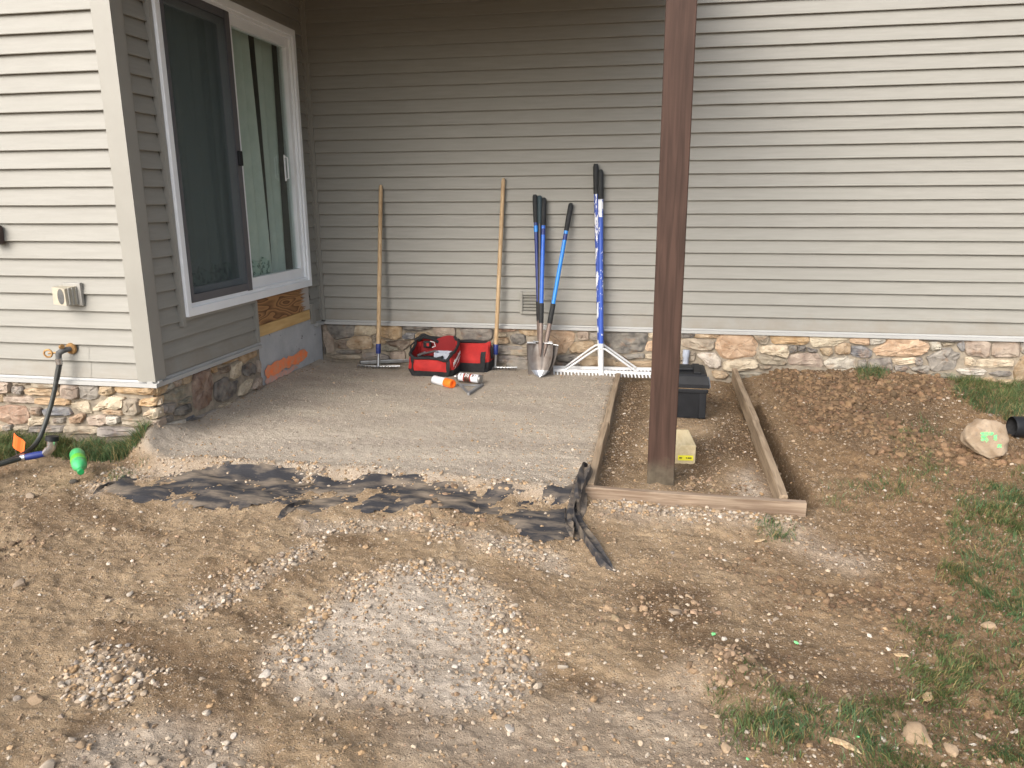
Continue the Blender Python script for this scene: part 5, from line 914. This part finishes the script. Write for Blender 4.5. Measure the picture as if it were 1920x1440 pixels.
def dens_clod(x, y):
    pat = sm(-.02, .05, sdist(PATIO, x, y)); d = (.16+.30*sm(0, .5, fbm(x+3, y, 1.6, 4)))*(1-.96*pat)+pat*(.012+.30*sm(-1.7, -2.6, y)*sm(-.1, .5, fbm(x, y, 2.4, 3)+.1)+.28*sm(1.7, 2.6, x)*sm(-.1, .5, fbm(x, y, 2.4, 3)+.1))
    d = np.maximum(d, .85*sm(3.65, 4.0, x)*sm(-2.3, -1.4, y+.4*fbm(x, y, 1.5, 2))*sm(.30, .58, vnoise(x*2.1+3, y*2.1))); d = np.maximum(d, .5*sm(2.9, 3.5, x)*sm(-2.8, -3.1, y)*sm(.38, .62, vnoise(x*3.1+7, y*3.1)))
    d = np.maximum(d, .95*np.exp(-(((x-PILE_C[0])/.22)**2+((y-PILE_C[1])/.16)**2))); p2 = PZ(1250, 1120); d = np.maximum(d, .8*np.exp(-(((x-p2[0])/.28)**2+((y-p2[1])/.10)**2))); p3 = PZ(1800, 850); d = np.maximum(d, .8*np.exp(-(((x-p3[0])/.45)**2+((y-p3[1])/.25)**2))); return d
N2 = 44000; x, y = scatter(N2, dens_clod); r = np.clip(np.exp(rng.normal(math.log(.0062), .5, N2)), .002, .021); sh1, f1_ = rough_shapes(2, 10, .11); sh1s, f1s = rough_shapes(1, 12, .2)
cc = np.array([.27, .188, .118])*rng.uniform(.5, 1.25, (N2, 1))*np.array([1, 1, 1])*(1+rng.normal(0, .02, (N2, 3)))
far_ = dens_clod(x, y) < .45; r[far_] *= .55; rt_ = (x > 3.65) & (y > -2.0) & ~far_; r[rt_] *= 1.5; cc[(x > 3.3)] *= np.array([.66, .60, .54]); big = r > .012; pt = sdist(PATIO, x, y) > 0; cc[pt] = np.array([.38, .33, .275])*rng.uniform(.6, 1.1, (pt.sum(), 1)); r[pt] *= .75; big &= ~pt
cloud('dirt_clods', x[~big], y[~big], r[~big], cc[~big], sh1s, f1s, 'crumbs of loose brown soil', 'soil', .25); cloud('dirt_clods', x[big], y[big], r[big], cc[big], sh1, f1_, 'larger loose lumps of brown soil', 'soil', .22)

# stones large enough to pick out one by one
sh2, f2_ = rough_shapes(2, 8, .035, .3); PM = []
for k, u in enumerate(sh2):
    me = fast_mesh('pebble', u, f2_, True); me.set_sharp_from_angle(angle=math.radians(30)); me.materials.append(MATS['pebble']); PM.append(me)
placed = []
CN = ('sandy', 'cream', 'grey brown', 'off white', 'tan', 'brown', 'mid grey', 'yellow tan', 'white')
def look(i, r): return ('small ' if r < .009 else 'middling ' if r < .0125 else 'large ')+CN[i]
def pebble(name, x, y, r, colr, label, group, cat='stone', sink=.12, shape=None):
    o = bpy.data.objects.new(name, PM[shape if shape is not None else int(rng.integers(0, len(PM)))]); COL.objects.link(o); o.location = (x, y, gz(x, y)+r*(.45-sink)); o.scale = (r*rng.uniform(.9, 1.25), r*rng.uniform(.85, 1.1), r*rng.uniform(.85, 1.15)); o.rotation_euler = (rng.normal(0, .25), rng.normal(0, .25), rng.uniform(0, TAU)); o.color = tuple(colr)+(1,); tag(o, label, cat, group); placed.append((x, y, r)); return o
PATCH = [(PALE[0], ' stone on the large light crushed stone patch', 'stones on the crushed stone patch', 92, (.007, .016)), (BANDS[0], ' stone in the narrow band of gravel across the dirt', 'stones in the gravel band', 46, (.007, .014)), (BANDS[2], ' stone along the buried black fabric', 'stones along the fabric edge', 44, (.008, .015)), (BANDS[6], ' stone lined up in front of the front form board', 'stones before the front board', 40, (.008, .016)), (PALE[1], ' stone on the small pale patch of crushed rock', 'stones on the small patch', 22, (.008, .018)), (BANDS[1], ' stone in the heap of brown pebbles in open dirt', 'stones in the pebble heap', 26, (.009, .018))]
for P, lab, grp, n, (ra, rb) in PATCH:
    lo_, hi_ = P.min(0), P.max(0); k = 0; tries = 0
    while k < n and tries < 4000:
        tries += 1; x_, y_ = rng.uniform(lo_[0]-.05, hi_[0]+.05), rng.uniform(lo_[1]-.05, hi_[1]+.05); sdv = float(sdist(P, V(x_), V(y_))[0]); r_ = ra*(rb/ra)**(rng.random()**1.7)
        if sdv < -.02 or (P is PALE[0] and sdv > .12 and rng.random() < .8) or any((x_-a)**2+(y_-b)**2 < (r_+c)**2 for a, b, c in placed): continue
        pi_ = int(rng.integers(0, len(PAL))); pebble('pebble', x_, y_, r_, PAL[pi_]*rng.uniform(.9, 1.1), look(pi_, r_)+lab, grp); k += 1
k = 0
while k < 62:
    x_, y_ = rng.uniform(-.6, 5.0), rng.uniform(-4.9, -2.6); a_ = 0
    if in_wall(V(x_), V(y_))[0] or float(dens_stone(V(x_), V(y_))[0]) > .7 or any((x_-a)**2+(y_-b)**2 < (.02+c)**2 for a, b, c in placed): continue
    pi_ = int(rng.integers(0, len(PAL))); r_ = .007*(2.4**(rng.random()**2)); pebble('pebble', x_, y_, r_, PAL[pi_]*rng.uniform(.9, 1.1), look(pi_, r_)+' stone lying alone on the bare dirt', 'lone stones on the dirt'); k += 1
NAMED = [(213, 1253, 15, 4, 'chunky tan stone at the front of the brown pebble heap'), (258, 1242, 9, 3, 'upright grey white stone beside the chunky tan stone'), (27, 1287, 10, 6, 'round grey stone standing clear in the dirt'), (62, 1290, 16, 4, 'flat tan slab of stone next to the round grey stone'), (85, 1420, 16, 1, 'broad flat pale stone half sunk in dirt'), (240, 1100, 8, 3, 'rounded grey stone with a dark dirt patch behind it'), (35, 1088, 12, 5, 'smooth brown stone flat on the dirt'), (1028, 1175, 0, 3, ''), (1265, 1141, 15, 5, 'brown brick-like chunk at the edge of the dug clods'), (1362, 1394, 11, 7, 'tan stone lying on the smooth packed dirt'), (1855, 1168, 14, 7, 'orange tan stone between the grass and stony dirt'), (1720, 1385, 24, 4, 'wide tan rock half buried among the grass tufts'), (1785, 1405, 16, 7, 'pale tan rock beside the wide half buried one'), (1055, 1235, 10, 3, 'grey stone alone right of the crushed stone patch'), (955, 1345, 11, 8, 'white stone below the crushed stone patch'), (495, 1247, 11, 8, 'white upright stone at the side of the crushed patch'), (55, 922, 10, 5, 'long tan stone near the garden hose')]
for x_, y_, rp, pc, lab in NAMED:
    if not lab: continue
    p = PZ(x_, y_, -.02); sc_ = FPX/np.dot(p-CAM, AF); pebble('rock', p[0], p[1], rp/sc_*1.1, PAL[pc]*rng.uniform(.85, 1.0), lab, None, 'rock', .2)
for x_, y_, rp, lab in ((1338, 1183, 6, 'stone sprayed bright green by the dug clods'), (1493, 1203, 4.5, 'tiny green sprayed stone on the clod strewn dirt'), (1609, 1379, 4, 'green sprayed chip among the grass tufts'), (1403, 1411, 4, 'green sprayed chip on the smooth packed dirt')):
    p = PZ(x_, y_, -.02); sc_ = FPX/np.dot(p-CAM, AF); o = pebble('painted_stone', p[0], p[1], rp/sc_, (.1, .7, .2), lab, None, 'stone', -.1); o.data = o.data.copy(); o.data.materials.clear(); o.data.materials.append(MATS['green_paint'])
dk = PZ(135, 884, .0); pebble('dirt_lump', dk[0], dk[1], .022, (.035, .028, .024), 'dark crumbly lump next to the bottle cap', None, 'soil lump')
# boulder
bp_ = PZ(1857, 858, .0); sc_ = FPX/np.dot(bp_-CAM, AF); br_ = 43/sc_; u, f = ico(5); 
for _ in range(16): d = unit(rng.normal(size=3)); e = np.maximum(0, u@d-rng.uniform(.66, .88)); u = u-e[:, None]*d*.92
nb = fbm(u[:, 0]*1.3+u[:, 2]*.7, u[:, 1]*1.3-u[:, 2]*.9, 2.2, 6, .6); u = u*(1+.13*nb[:, None]); me = fast_mesh('boulder', u*np.array([br_*1.02, br_*.85, br_*.92]), f, True); me.materials.append(MATS['rock'])
bo = bpy.data.objects.new('boulder', me); COL.objects.link(bo); bo.location = (bp_[0], bp_[1]+br_*.55, br_*.70); bo.color = (.31, .22, .135, 1); tag(bo, 'tan boulder with a fluorescent green paint mark beside the black pipe', 'boulder')
def paint_on(o, pxs, rad):                                 # sprayed mark: thin film lifted off the boulder's own faces
    me = o.data; mw = Matrix.Translation(o.location); fs = []; used = {}
    vs = []
    for p in me.polygons:
        c = np.array(mw @ p.center); d = c-CAM; w_ = np.array([np.dot(d, AR), -np.dot(d, AU)])/np.dot(d, AF)*FPX+np.array([960, 720])
        if np.dot(np.array(p.normal), -d) <= 0: continue
        if any((abs(w_[0]-x_) < a)*(abs(w_[1]-y_) < b) for x_, y_, a, b in pxs) and rng.random() < .8+.2*math.sin(w_[0]*1.7+w_[1]):
            t = []
            for i in p.vertices:
                if i not in used: used[i] = len(vs); vs.append(tuple(np.array(me.vertices[i].co)+np.array(me.vertices[i].normal)*.002))
                t.append(used[i])
            fs.append(tuple(t))
    m2 = bpy.data.meshes.new('paint_mark'); m2.from_pydata(vs, [], fs); m2.materials.append(MATS['green_paint']); q = bpy.data.objects.new('paint_mark', m2); COL.objects.link(q); q.parent = o
paint_on(bo, [(1845, 818, 6, 8), (1856, 813, 7, 3), (1866, 821, 3, 5), (1874, 836, 4, 3), (1849, 826, 3, 3)], 1)
for x_, y_, L_, rz in ((1575, 1388, .10, -.6), (1690, 1225, .05, -.5), (1425, 1004, .05, .2), (1740, 1300, .045, .8), (1595, 1398, .07, -.9)):     # splinters of wood
    p = PZ(x_, y_, -.02); g = gz(p[0], p[1]); pts = [V(math.cos(rz)*L_*s, math.sin(rz)*L_*s+.006*math.sin(5*s), 0)+V(p[0], p[1], g+.008+.004*s) for s in np.linspace(-.5, .5, 6)]
    o = MB().tube(pts, (.003, .010, .014, .012, .008, .002), 6, flat=.35).build('wood_chip', 'bark_chip'); tag(o, 'pale splinter of wood lying on the dirt by the grass', 'wood chip', 'wood splinters on the dirt')

# ================================================================== GRASS
GR = [([(-60, 812), (60, 800), (200, 794), (285, 800), (298, 838), (240, 850), (150, 846), (60, 846), (-60, 858)], 9000, (.045, .10), 0), ([(1775, 718), (1920, 700), (2100, 700), (2100, 800), (1870, 788), (1800, 760)], 9000, (.04, .09), 0), ([(1600, 700), (1660, 705), (1660, 735), (1610, 735)], 700, (.04, .08), 0),
      ([(1800, 940), (1860, 905), (1960, 880), (2100, 880), (2100, 1080), (1850, 1055), (1790, 1010)], 14000, (.015, .045), 1), ([(1690, 1150), (1800, 1100), (2000, 1050), (2050, 1440), (1780, 1500), (1620, 1440), (1580, 1340), (1700, 1270)], 9000, (.012, .036), 2), ([(1370, 1310), (1440, 1280), (1520, 1275), (1530, 1320), (1470, 1375), (1390, 1370)], 1300, (.018, .045), 3),
      ([(1540, 1320), (1640, 1310), (1640, 1360), (1560, 1360)], 500, (.015, .04), 3), ([(1440, 975), (1490, 980), (1480, 995), (1430, 990)], 220, (.02, .05), 3), ([(1670, 780), (1760, 780), (1780, 900), (1680, 920)], 800, (.02, .045), 2), ([(1790, 1060), (1850, 1070), (1840, 1095), (1790, 1085)], 600, (.03, .06), 3), ([(1540, 900), (1700, 890), (1740, 930), (1560, 930)], 500, (.02, .05), 2), ([(200, 868), (250, 866), (235, 880), (200, 885)], 120, (.02, .04), 3)]
bx, by, bh, bt_ = [], [], [], []
for P, n, (h0_, h1_), kind in GR:
    W_ = poly_px(P, 0); lo_, hi_ = W_.min(0)-.08, W_.max(0)+.08; c = 0
    while c < n:
        x = rng.uniform(lo_[0], hi_[0], 20000); y = rng.uniform(lo_[1], hi_[1], 20000); q = sdist(W_, x, y)+.10*fbm(x, y, 5, 3); pr = sm(-.03, .05, q)
        if kind: pr = sm(-.09, .12, q)*(.14+.86*sm(.40+.05*(kind == 2), .74, vnoise(x*9+4, y*9)*.6+vnoise(x*23, y*23)*.4))
        k = (rng.random(20000) < pr) & ~in_wall(x, y) & (sdist(PATIO, x, y) < .02) & (x < 9); x, y = x[k][:n-c], y[k][:n-c]; c += len(x); bx.append(x); by.append(y); bh.append(rng.uniform(h0_, h1_, len(x))*(.6+.6*vnoise(x*12, y*12))); bt_.append(np.full(len(x), kind))
# thin lawn going on beyond the right edge of the picture
x = rng.uniform(5.2, 9.5, 30000); y = rng.uniform(-5.5, -.2, 30000); k = rng.random(30000) < sm(.4, .6, vnoise(x*6, y*6))*sm(5.3, 6.2, x); bx.append(x[k]); by.append(y[k]); bh.append(rng.uniform(.03, .07, k.sum())); bt_.append(np.full(k.sum(), 2))
x, y, h = np.concatenate(bx), np.concatenate(by), np.concatenate(bh); n = len(x); z = ground_h(x, y)-.004
th = vnoise(x*14, y*14)*9+rng.normal(0, .8, n); ln = rng.uniform(.2, 1.6, n); wv = rng.uniform(.0008, .0018, n); dx, dy = np.cos(th), np.sin(th); ph = rng.uniform(0, TAU, n); wx_, wy_ = np.cos(ph)*wv, np.sin(ph)*wv
def lvl(t, bend): return np.stack([x+dx*h*ln*bend, y+dy*h*ln*bend, z+h*t], 1)
B0, B1, B2, B3 = lvl(0, 0), lvl(.5, .16), lvl(.86, .5), lvl(.98, 1.0); W3 = np.stack([wx_, wy_, np.zeros(n)], 1)
vv = np.stack([B0-W3, B0+W3, B1-W3*.9, B1+W3*.9, B2-W3*.55, B2+W3*.55, B3], 1).reshape(-1, 3); o7 = (np.arange(n)*7)[:, None]
F = np.concatenate([o7+np.array(t) for t in ([0, 1, 3], [0, 3, 2], [2, 3, 5], [2, 5, 4], [4, 5, 6])]); me = fast_mesh('grass', vv, F, True)
gc = np.array([.095, .140, .048])*rng.uniform(.55, 1.3, (n, 1)); dry = rng.random(n) < .22; gc[dry] = np.array([.30, .24, .10])*rng.uniform(.6, 1.1, (dry.sum(), 1)); teal = (vnoise(x*3+9, y*3) > .5)[:, None]; gc = np.where(teal & ~dry[:, None], gc*np.array([.85, 1.0, 1.15]), gc)
a = me.attributes.new('col', 'FLOAT_COLOR', 'POINT'); a.data.foreach_set('color', np.concatenate([np.repeat(gc, 7, 0), np.ones((n*7, 1))], 1).astype(np.float32).ravel()); me.materials.append(MATS['grass_blade'])
o = bpy.data.objects.new('grass', me); COL.objects.link(o); tag(o, 'green grass growing in tufts at the edges of the dirt', 'grass', kind='stuff')
for o in bpy.data.objects:
    if '_o' in o: del o['_o']
